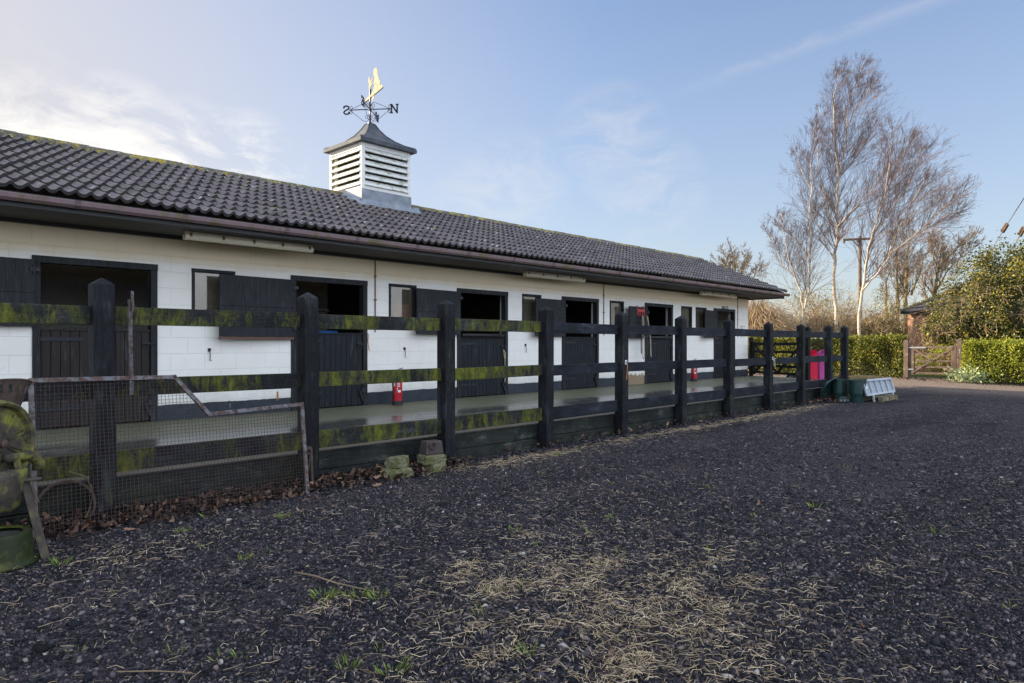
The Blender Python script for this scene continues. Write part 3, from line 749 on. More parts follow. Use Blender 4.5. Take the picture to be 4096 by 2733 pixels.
for letter, d in (('N', dN), ('E', dE), ('S', -dN), ('W', -dE)):
    up = Vector((0, 0, 1)); n_ = d.cross(up)
    m = MB(); m.tube([C0+up*ZA, C0+up*ZA+d*.44], .0105, 6); arm = m.build('arm', M['black_iron'], vane)
    m = MB()
    # curved braces above and below, each ending in a scroll
    for sg in (1, -1):
        pts = [C0+d*.43+up*ZA, C0+d*.30+up*(ZA+sg*.055), C0+d*.14+up*(ZA+sg*.125), C0+d*.09+up*(ZA+sg*.14), C0+d*.045+up*(ZA+sg*.125), C0+d*.02+up*(ZA+sg*.07)]
        if sg < 0: pts = [C0+d*.43+up*ZA, C0+d*.16+up*(ZA-.22), C0+d*.11+up*(ZA-.245), C0+d*.06+up*(ZA-.24), C0+d*.018+up*(ZA-.19)]
        m.tube(pts, .0048, 5)
        sp = []
        for k in range(16):
            t = k/15*2.3*math.pi; rr = .045*(1-k/15*.78); sp.append(C0+d*(.405+.0-rr*math.sin(t)*.9)+up*(ZA+sg*(.052-rr*math.cos(t)*.95)))
        m.tube(sp, .005, 5)
        sp = []
        for k in range(16):
            t = k/15*2.4*math.pi; rr = .05*(1-k/15*.75); sp.append(C0+d*(.065+rr*math.cos(t+math.pi))+up*(ZA-(.16 if sg > 0 else -.07)+rr*math.sin(t)))
        m.tube(sp, .0045, 5)
    m.build('scroll', M['black_iron'], arm)
    m = MB()
    # all letters read from the west side: N as it is, S and E seen from behind
    LS = .90
    o_ = C0+d*(.45 if letter in 'NW' else .44)+up*(ZA-.085)
    for (x0, y0), (x1, y1), w in strokes(letter):
        w *= 1.05; a, b = o_+d*x0*LS+up*y0*LS, o_+d*x1*LS+up*y1*LS
        ext = (b-a).normalized()*w*.25
        m.bar(a-ext, b+ext, .012, w, up=(b-a).cross(n_))
    m.build('letter_plate', M['black_iron'], arm)
# gold rearing horse on its pointer, traced on the vane's own plane
pd = Vector((-.26, -.966, 0)).normalized(); pn = pd.cross(Vector((0, 0, 1)))
PIV = C0+Vector((0, 0, 6.62))
def vpt(cx_, cy_):   # sketch coordinates of the plate outline
    px = 1430+cx_*150/1307; py = 250+cy_*150/1307
    return at_plane(px, py, PIV, pn)
body = [(240,1400),(300,1290),(360,1215),(440,1165),(475,1110),(520,1050),(555,985),(585,860),(600,760),(580,700),(590,600),(600,480),(570,500),(562,380),(570,260),(600,215),(650,185),(680,215),(700,330),(705,430),(725,510),(745,545),(760,555),(745,580),(775,620),(788,690),(780,800),(830,785),(860,775),(885,820),(870,880),(610,1110),(500,1190)]
m = MB(); m.prism([vpt(*p) for p in body], pn, .008)
m.prism([vpt(*p) for p in ((400,900),(450,950),(470,860),(520,740),(600,725),(600,700),(510,720),(455,755),(480,690),(560,520),(560,500),(500,590),(450,660),(432,600),(430,495),(410,500),(390,560),(388,690),(405,780))], pn, .008)
m.prism([vpt(*p) for p in ((520,1190),(600,1130),(565,1270),(525,1390))], pn, .008)
m.build('horse_silhouette', M['gold'], vane)
m = MB(); m.tube([vpt(240, 1420), vpt(885, 880)], .012, 8); m.tube([vpt(440, 1200), vpt(475, 970), vpt(455, 840), vpt(505, 760)], .008, 6); m.tube([vpt(620, 725), vpt(705, 800), vpt(705, 985)], .008, 6)
m.build('pointer_bar', M['black_iron'], vane)

# ------------------------------------------------------------------ lights under the eave
for i, (a, b, lab) in enumerate(((3.46, 5.29, 'long cream fluorescent batten light under the eave above the second stable door'), (10.12, 12.03, 'cream fluorescent batten light under the eave above the fourth stable door'), (17.35, 19.40, 'cream fluorescent batten light under the eave nearest the far end of the stables'))):
    yc = 9.27 if i == 0 else 9.38
    t = thing('strip_light', lab, 'strip light', ((a+b)/2, yc, 2.87), 'strip lights under the eave')
    m = MB(); m.box(a, b, yc-.045, yc+.045, 2.83, 2.871); m.build('housing', M['cream_plastic'], t, bevel=.006)
    m = MB(); m.prism([((a+b)/2, yc+y, z) for y, z in ((-.055, 2.829), (-.055, 2.79), (-.038, 2.762), (.038, 2.762), (.055, 2.79), (.055, 2.829))], (1, 0, 0), b-a+.02); m.build('diffuser', M['cream_lens'], t, bevel=.004)
    for k in range(5):
        xx = a+.06+(b-a-.12)*k/4; m = MB(); m.box(xx-.014, xx+.014, yc-.064, yc-.046, 2.80, 2.85); m.build('clip', M['rusty_clip'], t)

# ------------------------------------------------------------------ post and rail fence with its timber edging
YF = 6.05
posts = [-1.87, -.11]+[1.65+1.765*k for k in range(10)]+[18.66]
fence = thing('post_and_rail_fence', 'black stained post and rail fence with mossy rails along the walkway', 'fence', (8, YF, 0))
tops = [1.87, 1.87, 1.877, 1.86, 1.87, 1.862, 1.85, 1.838, 1.832, 1.815, 1.808, 1.815, 1.822]
for x, zt in zip(posts, tops):
    m = MB(); h = .076; x += rnd.uniform(-.01, .01); ln = rnd.uniform(-.016, .016)
    vs = [(x+sx*h, YF+sy*h, -.2) for sx, sy in ((-1, -1), (1, -1), (1, 1), (-1, 1))]+[(x+sx*h+ln, YF+sy*h, zt-.012) for sx, sy in ((-1, -1), (1, -1), (1, 1), (-1, 1))]+[(x+ln, YF, zt+.045)]
    m.add(vs, [(3, 2, 1, 0), (0, 1, 5, 4), (1, 2, 6, 5), (2, 3, 7, 6), (3, 0, 4, 7), (4, 5, 8), (5, 6, 8), (6, 7, 8), (7, 4, 8)])
    m.build('fence_post', M['post_wood'], fence, bevel=.006)
for k in range(len(posts)-1):
    a, b = posts[k]+.05, posts[k+1]-.05
    mossy = k < 5
    dz = -.004*k*.4
    for z0, z1 in ((1.555, 1.70), (.975, 1.118), (.375, .545)):
        m = MB(); j0, j1 = rnd.uniform(-.006, .006), rnd.uniform(-.006, .006)
        vs = [(x, y, z+j+dz) for x, j in ((a, j0), (b, j1)) for y in (YF-.004, YF+.042) for z in (z0, z1)]
        m.add(vs, [(0, 1, 3, 2), (4, 6, 7, 5), (0, 4, 5, 1), (2, 3, 7, 6), (1, 5, 7, 3), (0, 2, 6, 4)])
        m.build('rail', M['rail_mossy' if mossy else 'rail_black'], fence, bevel=.003)
edge = thing('timber_edging', 'two courses of dark mossy timber boards holding up the edge of the concrete walkway', 'edging', (8, 6.15, 0))
for k in range(len(posts)-1):
    a, b = posts[k], posts[k+1]
    if k == len(posts)-2: b = 21.4
    for z0, z1 in ((-.08, .128), (.134, .316)):
        m = MB(); m.box(a+.003, b-.003, 6.14+rnd.uniform(-.004, .004), 6.197, z0, z1); m.build('board', M['edging_wood'], edge, bevel=.005)

# twine and tie rings hung on posts
def twine(name, label, pts, mat, ring_at, grp=None):
    t = thing(name, label, 'twine', pts[0]); m = MB(); m.tube(pts, .006, 5); m.build('cord', M[mat], t)
    m = MB(); m.obox(ring_at, (.028, 0, 0), (0, .003, 0), (0, 0, .032)); m.build('tie_plate', M['label_white'], t)
    m = MB(); m.tube([Vector(ring_at)+Vector((.02*math.cos(q), -.012-.01*math.sin(q), .02*math.sin(q))) for q in np.linspace(0, 6.28, 12)], .004, 5); m.build('tie_ring', M['black_iron'], t)
p5 = Vector((posts[6], YF-.081, 1.115))
twine('baling_twine', 'orange twine hanging from a white tie plate on a fence post', [p5+Vector((.015, -.012, -.02)), p5+Vector((.0, -.018, -.12)), p5+Vector((-.008, -.012, -.24)), p5+Vector((-.012, -.012, -.27)), p5+Vector((-.0, -.015, -.22))], 'twine_orange', p5)
p8 = Vector((posts[9]+.06, YF-.081, 1.09))
twine('baling_twine', 'pale yellow twine loop tied to a fence post near the field gate', [p8+Vector((.02, -.012, .0)), p8+Vector((.0, -.02, -.08)), p8+Vector((.0, -.02, -.16)), p8+Vector((.05, -.02, -.18)), p8+Vector((.065, -.02, -.10)), p8+Vector((.03, -.02, .0)), p8+Vector((.10, -.02, .0))], 'twine_yellow', p8)

# ------------------------------------------------------------------ things on the walkway and the stable front
ez = lambda y: .318+.04*(y-6.2)/3.62
def extinguisher(x, y, label):
    z = ez(y)+.003; t = thing('fire_extinguisher', label, 'fire extinguisher', (x, y, z), 'fire extinguishers by the stable wall')
    c = Vector((x, y, z))
    m = MB(); m.lathe([(.0, .06), (.082, .06), (.085, .075), (.085, .40), (.078, .445), (.05, .48), (.026, .495), (.026, .51), (0, .51)], c, n=24); m.build('cylinder', M['red_paint'], t, smooth=True)
    m = MB(); m.lathe([(.0, 0), (.09, 0), (.09, .065), (.083, .075), (0, .075)], c, n=24); m.build('foot_ring', M['black_rubber'], t)
    m = MB(); m.lathe([(0, .508), (.03, .508), (.03, .55), (0, .55)], c, n=12); m.bar(c+Vector((-.03, 0, .56)), c+Vector((.10, -.02, .58)), .022, .012); m.bar(c+Vector((-.03, 0, .585)), c+Vector((.10, -.02, .625)), .022, .01); m.build('valve_handle', M['black_iron'], t)
    m = MB(); m.tube([c+Vector((-.03, 0, .53)), c+Vector((-.10, -.01, .51)), c+Vector((-.115, -.02, .42)), c+Vector((-.10, -.02, .22)), c+Vector((-.095, -.02, .10))], .012, 8); m.build('hose', M['black_rubber'], t, smooth=True)
    vd = Vector((-x, -y, 0)).normalized()
    a0 = math.atan2(vd.y, vd.x)
    m = MB()
    def patch(t0, t1, z0, z1, r=.0862):
        n = 6; vs = []
        for k in range(n+1):
            q = a0+t0+(t1-t0)*k/n
            vs += [c+Vector((r*math.cos(q), r*math.sin(q), z0)), c+Vector((r*math.cos(q), r*math.sin(q), z1))]
        m.add(vs, [(2*k, 2*k+2, 2*k+3, 2*k+1) for k in range(n)])
    patch(-.75, -.45, .32, .44)
    for q in range(5): patch(.0, .55, .31+q*.026, .322+q*.026)
    patch(.15, .75, .215, .255); patch(-.05, .05, .25, .30)
    m.build('label', M['label_white'], t)
extinguisher(7.04, 9.50, 'red fire extinguisher standing by the wall between the second and third stable doors')
extinguisher(17.14, 9.50, 'red fire extinguisher by the wall near the far stable doors, twine hanging above it')
t = thing('hay_tie', 'orange and teal twine loop hanging on the wall above the far fire extinguisher', 'twine', (17.0, YW-.02, 1.2))
m = MB(); m.tube([(17.0, YW-.02, 1.43), (17.01, YW-.03, 1.30), (16.99, YW-.03, 1.16), (17.02, YW-.03, 1.06)], .008, 5); m.tube([(17.0, YW-.03, 1.43), (17.05, YW-.05, 1.45)], .006, 5); m.build('cord', M['twine_orange'], t)
m = MB(); m.tube([(17.0, YW-.03, 1.08), (17.0, YW-.03, .98), (16.94, YW-.03, .85), (17.06, YW-.03, .85), (17.0, YW-.03, .98)], .012, 5); m.build('webbing', M['twine_teal'], t)
t = thing('baling_twine', 'thin orange twine hanging from the frame of the second stable door', 'twine', (6.62, YW-.03, 1.4))
m = MB(); m.tube([(6.60, YW-.03, 1.60), (6.635, YW-.04, 1.55), (6.625, YW-.04, 1.44), (6.645, YW-.04, 1.30), (6.67, YW-.04, 1.29)], .007, 5); m.build('cord', M['twine_orange'], t)
t = thing('baling_twine', 'pale yellow twine hanging down the third stable door', 'twine', (9.93, YW-.03, 1.0))
m = MB(); m.tube([(9.90, YW-.03, 1.28), (9.95, YW-.035, 1.20), (9.93, YW-.035, 1.0), (9.955, YW-.035, .80), (9.93, YW-.035, .62)], .006, 5); m.tube([(9.90, YW-.03, 1.28), (9.91, YW-.035, 1.18), (9.94, YW-.035, 1.05)], .006, 5); m.build('cord', M['twine_yellow'], t)
# halter rack and lead ropes on the fifth top leaf
ly = YW-.115
t = thing('halter_rack', 'red metal halter rack hooked over the open top leaf of the fifth stable door', 'halter rack', (14.77, ly, 2.25))
m = MB(); xa, xb = 14.62, 14.92
m.bar((xa, ly-.012, 2.33), (xa, ly-.012, 2.12), .022, .008, up=(0, 1, 0)); m.bar((xb, ly-.012, 2.33), (xb, ly-.012, 2.12), .022, .008, up=(0, 1, 0)); m.bar((xa, ly-.016, 2.24), (xb, ly-.016, 2.24), .008, .07, up=(0, 0, 1))
for k in range(4):
    xx = xa+.03+k*.085; m.tube([(xx, ly-.02, 2.22), (xx, ly-.03, 2.10), (xx, ly-.075, 2.075), (xx, ly-.085, 2.11)], .011, 6)
for xx in (xa, xb): m.tube([(xx, ly-.012, 2.32), (xx, ly-.02, 2.35), (xx, ly+.04, 2.352), (xx, ly+.05, 2.31)], .008, 5)
m.build('rack', M['red_rack'], t)
ropes = [('black webbing halter strap hanging leftmost on the red rack', 14.64, 1.15, 'black_rubber', .014, .0), ('beige rope looped over the red rack, hanging lowest', 14.71, 1.03, 'rope_beige', .011, .08), ('black strap hanging between two beige ropes on the red rack', 14.83, 1.12, 'black_rubber', .013, .05), ('beige twisted rope slanting to the right from the red rack', 14.90, 1.07, 'rope_beige', .011, -.02)]
for k, (lab, xx, zb, mt, r, loop) in enumerate(ropes):
    t = thing('lead_rope', lab, 'rope', (xx, ly-.08, 2.08), 'ropes and straps on the red rack'); y_ = ly-.085
    m = MB(); dx = .19 if k == 3 else (.05 if k == 2 else .0)
    pts = [(xx-.0, y_, 2.11), (xx+dx*.4, y_-.02, 1.9), (xx+dx*.8, y_-.02, 1.6), (xx+dx, y_-.02, zb+.15), (xx+dx+.01, y_-.02, zb)]
    if loop: pts += [(xx+dx+.03, y_-.02, zb-.02), (xx+dx+loop, y_-.02, zb+.03), (xx+dx+loop*.9, y_-.02, 1.5), (xx+.03, y_-.02, 2.10)]
    m.tube(pts, r, 6); m.build('rope', M[mt], t, smooth=True)
    if k in (0, 2):
        m = MB(); m.tube([(xx+.06+.07*math.cos(q), y_-.03, 1.66+.09*math.sin(q)) for q in np.linspace(0, 6.28, 14)], .014, 5); m.build('halter_loop', M[mt], t)
# name board over the last door
t = thing('name_board', 'small dark brown name board reading Flynn above the sixth stable door', 'sign', (19.56, YW-.01, 2.495))
m = MB(); m.box(19.37, 19.755, YW-.018, YW-.001, 2.447, 2.543); m.build('board', M['plate_brown'], t, bevel=.003)
def text(s, size, loc, parent, mat, name='lettering', shear=.25):
    cu_ = bpy.data.curves.new(name, 'FONT'); cu_.body = s; cu_.size = size; cu_.extrude = .0012; cu_.shear = shear; cu_.align_x = 'CENTER'; cu_.align_y = 'CENTER'; cu_.resolution_u = 3; cu_.offset = .0012
    tmp = bpy.data.objects.new(name+'_curve', cu_); COL.objects.link(tmp)
    bpy.context.view_layer.update()
    me = bpy.data.meshes.new_from_object(tmp.evaluated_get(bpy.context.evaluated_depsgraph_get()))
    bpy.data.objects.remove(tmp)
    off = top_of(parent).location
    me.transform(Matrix.Translation(Vector(loc)-off) @ Matrix.Rotation(R(90), 4, 'X'))
    return link(name, me, mat, parent)
text('Flynn', .10, (19.60, YW-.0205, 2.497), t, M['label_white'])
m = MB(); hh = [(.0, -.02), (.018, -.03), (.012, .0), (.03, .015), (.035, .03), (.018, .028), (.005, .035), (-.012, .012), (-.02, -.025)]
m.prism([(19.41+x, YW-.0195, 2.497+z) for x, z in hh], (0, 1, 0), .003); m.build('horse_head', M['label_white'], t)
t = thing('wall_notice', 'small white wall notice with a black sketch beside the corner of the stables', 'notice', (20.78, YW-.004, 1.78))
m = MB(); m.box(20.64, 20.93, YW-.009, YW-.001, 1.60, 1.96); m.build('sheet', M['white_paint'], t)
m = MB(); m.tube([(20.74, YW-.011, 1.83), (20.755, YW-.011, 1.74), (20.79, YW-.011, 1.70), (20.82, YW-.011, 1.76), (20.83, YW-.011, 1.86)], .006, 4); m.tube([(20.77, YW-.011, 1.72), (20.79, YW-.011, 1.66)], .006, 4); m.build('drawing', M['black_iron'], t)
m = MB(); m.box(20.640, 20.649, YW-.012, YW-.002, 1.60, 1.96); m.box(20.64, 20.93, YW-.012, YW-.002, 1.952, 1.961); m.build('frame_strip', M['fascia_black'], t)
# a few things seen inside the boxes
t = thing('orange_cone', 'orange cone shaped tub standing inside the second stable window', 'tub', (7.45, YW+.3, 1.7))
m = MB(); m.lathe([(.0, 0), (.14, 0), (.12, .30), (.0, .30)], (7.36, YW+.20, 1.78), n=20); m.lathe([(.0, 0), (.13, 0), (.11, .33), (.0, .33)], (7.56, YW+.19, 1.78), n=20); m.build('tub', M['orange_plastic'], t)
m = MB(); m.box(7.12, 7.70, YW+.075, YW+.5, 1.74, 1.78); m.build('shelf', M['interior_dark'], t)
t = thing('blue_drum', 'blue plastic drum inside the second stable box', 'drum', (6.25, YW+.6, .36))
m = MB(); m.lathe([(0, 0), (.22, 0), (.24, .2), (.22, .4), (.24, .8), (.22, 1.26), (0, 1.26)], (6.28, YW+.75, .36), n=20); m.build('drum', M['blue_plastic'], t, smooth=True)
t = thing('tack_stand', 'dark wooden stand with a shelf inside the second stable box', 'shelf', (5.95, YW+1.2, .36))
m = MB(); m.box(5.93, 5.99, YW+1.2, YW+1.26, .36, 2.1); m.box(5.3, 6.6, YW+1.15, YW+1.45, 1.98, 2.02); m.build('stand', M['pole_wood'], t)

# ------------------------------------------------------------------ wire guard leaning on the fence
def pan_y(z): return 5.80+.135*z
def pan_pt(px, py, off=0.0):
    # point of the guard's leaning plane seen at that pixel
    d = ray(px, py); t_ = (5.80+.135*CAMH+off)/(d[1]-.135*d[2]); return Vector((t_*d[0], t_*d[1], CAMH+t_*d[2]))
TL, T1, T2, T3 = pan_pt(123, 1523), pan_pt(697, 1509), pan_pt(837, 1658), pan_pt(1207, 1617)
BR = pan_pt(1229, 1985); BL = Vector((TL.x+.0, pan_y(-.02), -.02)); BR.z = min(BR.z, .02)
guard = thing('wire_guard', 'rusty steel framed wire mesh guard with stepped top leaning against the fence', 'mesh guard', ((BL+BR)/2).to_tuple())
m = MB()
ring_ = [BL, TL, T1, T2, T3, BR]
nrm = Vector((0, -1, .135)).normalized()
for a, b in zip(ring_, ring_[1:]+ring_[:1]):
    d = (b-a).normalized()*.016; m.bar(a-d, b+d, .034, .030, up=nrm)
m.build('frame', M['rust'], guard, bevel=.004)
def topz(x):
    for a, b in ((TL, T1), (T1, T2), (T2, T3)):
        if a.x <= x <= b.x: return a.z+(b.z-a.z)*(x-a.x)/(b.x-a.x)
    return T3.z
m = MB(); sp = .0285
x = TL.x+sp
while x < min(T3.x, BR.x)-.01:
    zt = topz(x); b_ = BL.lerp(BR, (x-BL.x)/(BR.x-BL.x)).z; bow = .003*math.sin(x*9)
    m.tube([(x, pan_y(b_)-.004, b_), (x+bow, pan_y((b_+zt)/2)-.004, (b_+zt)/2), (x, pan_y(zt)-.004, zt)], .00165, 4, caps=False); x += sp
z = .03
while z < max(TL.z, T1.z)-.01:
    xe = T3.x if z < T2.z else None
    if z < min(T2.z, T3.z): xe = T3.x+(BR.x-T3.x)*(T3.z-z)/(T3.z)
    elif z < T3.z: xe = T3.x if topz((T2.x+T3.x)/2) > z else T1.x+(T2.x-T1.x)*(T1.z-z)/(T1.z-T2.z)
    else: xe = T1.x+(T2.x-T1.x)*max(0, (T1.z-z))/(T1.z-T2.z)
    m.tube([(TL.x, pan_y(z)+.0, z), ((TL.x+xe)/2, pan_y(z)+.001, z+.003*math.sin(z*31)), (xe, pan_y(z)+.0, z)], .00165, 4, caps=False); z += sp
m.build('wire_mesh', M['wire_rust'], guard)
t = thing('rusty_frame', 'narrow rusty steel frame standing between the wire guard and a fence post', 'frame', (3.3, 5.9, 0))
q = lambda px, py: at_y(px, py, 5.90)
a, b, c, d = q(1224, 1795), q(1243, 1792), q(1250, 1968), q(1222, 1975)
m = MB(); m.bar(a, b, .02, .03); m.bar(b, c, .022, .022, up=(0, 1, 0)); m.bar(a+Vector((0, 0, -.05)), b+Vector((0, 0, -.05)), .02, .02); m.bar(b+Vector((-.005, 0, -.07)), a+Vector((.01, 0, -.25)), .014, .014, up=(0, 1, 0)); m.bar(a, d, .02, .02, up=(0, 1, 0)); m.bar(d, c, .02, .02, up=(0, 1, 0))
m.build('frame', M['rust_dark'], t)
t = thing('steel_stake', 'two rusty angle iron stakes bolted together standing behind the wire guard', 'stake', (1.75, 5.95, 0))
q = lambda px, py: at_y(px, py, 5.955)
m = MB()
def angle_iron(a, b, w=.030):
    m.bar(a, b, w, .005, up=(0, 1, 0)); o = Vector((-w/2, -w/2, 0)); m.bar(a+o, b+o, .005, w, up=(0, 1, 0))
angle_iron(q(520, 1200), q(526, 1580)); angle_iron(q(529, 1165), q(531, 1245), .022)
m.build('stake', M['rust'], t)
t = thing('iron_hoop', 'thin rusty iron hoop lying upright behind the wire guard near the old machine', 'hoop', (1.32, 5.93, .2))
m = MB(); m.tube([(1.36+.19*math.cos(k), 5.93+.02*math.sin(k), .18+.19*math.sin(k)) for k in np.linspace(0, 2*math.pi, 36)], .011, 6); m.build('hoop', M['rust_dark'], t)
t = thing('garden_hose', 'loop of dirty green hose hanging behind the wire guard', 'hose', (1.55, 5.95, .3))
hp = [at_y(p[0]*.574, 1400+p[1]*.574, 5.94) for p in ((480, 850), (590, 880), (635, 950), (645, 1020), (625, 1110), (590, 1180), (560, 1230))]
m = MB(); m.tube(hp, .008, 6); m.build('hose', M['mossy_iron'], t, smooth=True)

# ------------------------------------------------------------------ old machine and tub at the left edge
mc = Vector((.875, 5.49, .75)); mn = Vector((.60, -.80, 0)).normalized(); ms = Vector((-mn.y, mn.x, 0)) if False else Vector((.80, .60, 0)).normalized(); mu = Vector((0, 0, 1))
mach = thing('old_farm_machine', 'old mossy cast iron farm machine with round ribbed cover at the left edge', 'farm machine', (mc.x, mc.y, 0))
m = MB(); m.lathe([(.0, .035), (.05, .035), (.06, .015), (.235, -.005), (.245, .025), (.262, .038), (.278, .026), (.284, -.01), (.275, -.10), (.2, -.13), (0, -.13)], mc, mn, 44)
for k in range(9):
    q = k*2*math.pi/9+.2; d = ms*math.cos(q)+mu*math.sin(q); e = ms*math.cos(q+.16)+mu*math.sin(q+.16)
    m.tube([mc+d*.07+mn*.016, mc+d*.20+mn*.004, mc+(d+e)*.108+mn*.004, mc+e*.20+mn*.004, mc+e*.07+mn*.016], .006, 5)
m.build('round_cover', M['mossy_iron'], mach, smooth=False)
m = MB(); m.lathe([(0, .04), (.024, .04), (.028, .06), (.012, .07), (.0, .07)], mc+ms*.0, mn, 12); m.build('hub_bolt', M['rust_dark'], mach)
m = MB(); m.lathe([(.0, .0), (.13, 0), (.16, .03), (.19, .14), (.2, .22), (.2, .26), (.0, .26)], mc+Vector((-.05, .02, -.44))+mn*.02, (0, 0, 1), 28); m.build('lower_casing', M['mossy_iron'], mach, smooth=True)
m = MB(); cs = mc+mn*.04; P = [cs+ms*.02+mu*-.10, cs+ms*.12+mu*-.105, cs+ms*.20+mu*-.105, cs+ms*.255+mu*-.13, cs+ms*.29+mu*-.175, cs+ms*.285+mu*-.225]
m.tube(P, [.028, .030, .034, .038, .040, .036], 10); m.build('spout', M['mossy_iron'], mach, smooth=True)
# slotted seat pan above the cover
m = MB(); sc_ = mc+Vector((.05, .16, 0))
cols = np.linspace(-.30, .30, 27)
def seat(u, w): return sc_+ms*u*(.62+.38*(w-.19)/.19)+mu*(w+.03-.10*u*u*3-.02*u)+mn*(.05-1.1*u*u)
hs = [.19, .275, .29, .35, .378]
for i in range(26):
    for j in range(4):
        slot = (i % 4) in (1, 2) and j == 2
        if slot and not ((i % 4) == 1 and False): 
            continue
        a = [seat(cols[i], hs[j]), seat(cols[i+1], hs[j]), seat(cols[i+1], hs[j+1]), seat(cols[i], hs[j+1])]; m.add(a, [(0, 1, 2, 3)])
m.build('slotted_seat', M['rust_dark'], mach, solid=.008)
m = MB(); m.tube([seat(u, .378) for u in cols], .009, 6); m.build('seat_rim', M['rust_dark'], mach)
leg0 = at_y(97, 1915, 5.42); leg1 = at_z(182, 2232)
m = MB(); m.bar(leg0, leg1, .048, .012, up=(0, 1, 0)); m.bar(leg0+Vector((.03, -.03, -.02)), leg0.lerp(leg1, .30)+Vector((.035, -.03, 0)), .014, .012, up=(0, 1, 0)); m.tube([leg0+Vector((-.02, -.02, -.01)), leg0+Vector((.09, -.02, -.01))], .013, 8); m.build('leg', M['leg_iron'], mach)
m = MB(); lb = mc+Vector((-.28, .1, 0)); m.bar(Vector((lb.x, lb.y, .55)), Vector((lb.x-.1, lb.y+.05, 0)), .045, .012, up=(0, 1, 0)); m.build('leg', M['leg_iron'], mach)
m = MB(); m.bar(mc+Vector((-.3, .05, -.35)), mc+Vector((.20, .07, -.36)), .05, .05); m.bar(mc+Vector((.16, .03, -.36)), mc+Vector((.1, .02, -.1)), .04, .03, up=(0, 1, 0)); m.build('chassis', M['mossy_iron'], mach)
tub = thing('enamel_tub', 'mossy green metal tub upside down on the gravel with rainwater on its top', 'tub', (.862, 5.32, 0))
m = MB(); m.lathe([(.12, .205), (.150, .205), (.157, .214), (.163, .205), (.166, .19), (.180, .05), (.186, .030), (.200, .022), (.203, .008), (.196, .0), (.18, .0)], (.862, 5.32, 0), n=40); m.build('shell', M['green_enamel'], tub, smooth=True)
m = MB(); m.lathe([(.0, .196), (.153, .196), (.153, .190), (0, .190)], (.862, 5.32, 0), n=40); m.build('water', M['water_dark'], tub)

# ------------------------------------------------------------------ concrete blocks and iron weight
def block(label, c, sx, sy, sz, rot, tilt=0, grp='broken concrete blocks by the fence'):
    o = thing('concrete_block', label, 'block', c, grp); r_ = random.Random(hash(label) % 999 if False else len(label))
    bm_ = MB(); n = 5; V = {}
    M_ = Matrix.Rotation(rot, 3, 'Z') @ Matrix.Rotation(tilt, 3, 'X'); vs = []; fs = []
    # subdivided box with broken corners
    def vid(i, j, k):
        if (i, j, k) not in V:
            p = Vector((i/n*2-1, j/n*2-1, k/n*2-1)); q = Vector((p.x*sx/2, p.y*sy/2, p.z*sz/2))
            e = abs(p.x)**8+abs(p.y)**8+abs(p.z)**8
            q *= 1-.035*max(0, e-1)-r_.uniform(0, .035)
            q.x += r_.uniform(-1, 1)*.006; q.y += r_.uniform(-1, 1)*.006; q.z += r_.uniform(-1, 1)*.004
            V[(i, j, k)] = len(vs); vs.append(Vector(c)+M_@q+Vector((0, 0, sz/2)))
        return V[(i, j, k)]
    for a in range(n):
        for b in range(n):
            for f in ((0,), (n,)):
                k = f[0]
                q1 = [vid(a, b, k), vid(a+1, b, k), vid(a+1, b+1, k), vid(a, b+1, k)]; q2 = [vid(a, k, b), vid(a+1, k, b), vid(a+1, k, b+1), vid(a, k, b+1)]; q3 = [vid(k, a, b), vid(k, a+1, b), vid(k, a+1, b+1), vid(k, a, b+1)]
                fs += [q1[::-1] if k == 0 else q1, q2 if k == 0 else q2[::-1], q3[::-1] if k == 0 else q3]
    bm_.add(vs, fs); b_ = bm_.build('rubble', M['concrete_block'], o); return o
block('mossy concrete block lying lowest in the left of two piles at the fence', (4.33, 5.86, -.03), .31, .20, .125, R(-14), R(4))
block('broken concrete block on top of the left pile at the fence', (4.37, 5.90, .088), .225, .17, .115, R(20), R(-5))
block('concrete block lying on the gravel under another beside a fence post', (4.82, 5.83, -.02), .22, .19, .105, R(5), 0)
block('concrete block in the middle of the right pile, under the iron weight', (4.80, 5.85, .084), .27, .20, .10, R(-10), R(2))
wt = thing('iron_weight', 'rusty iron block weight with a ring, on the right pile of concrete blocks', 'weight', (4.80, 5.87, .185))
m = MB(); c = Vector((4.81, 5.87, .185)); ca, sa = math.cos(R(-8)), math.sin(R(-8)); ex, ey = Vector((ca, sa, 0)), Vector((-sa, ca, 0))
bot = [c+ex*x+ey*y for x, y in ((-.115, -.085), (.115, -.085), (.115, .085), (-.115, .085))]; topv = [c+ex*x+ey*y+Vector((0, 0, .145)) for x, y in ((-.095, -.07), (.10, -.07), (.10, .07), (-.095, .07))]
m.add(bot+topv, [(3, 2, 1, 0), (4, 5, 6, 7), (0, 1, 5, 4), (1, 2, 6, 5), (2, 3, 7, 6), (3, 0, 4, 7)]); m.build('block', M['iron_weight'], wt, bevel=.012)
m = MB(); m.tube([c+ex*(-.035+.035*math.cos(k))+ey*-.095+Vector((0, 0, .105+.035*math.sin(k))) for k in np.linspace(0, 2*math.pi, 16)], .010, 6); m.build('ring', M['rust_dark'], wt)

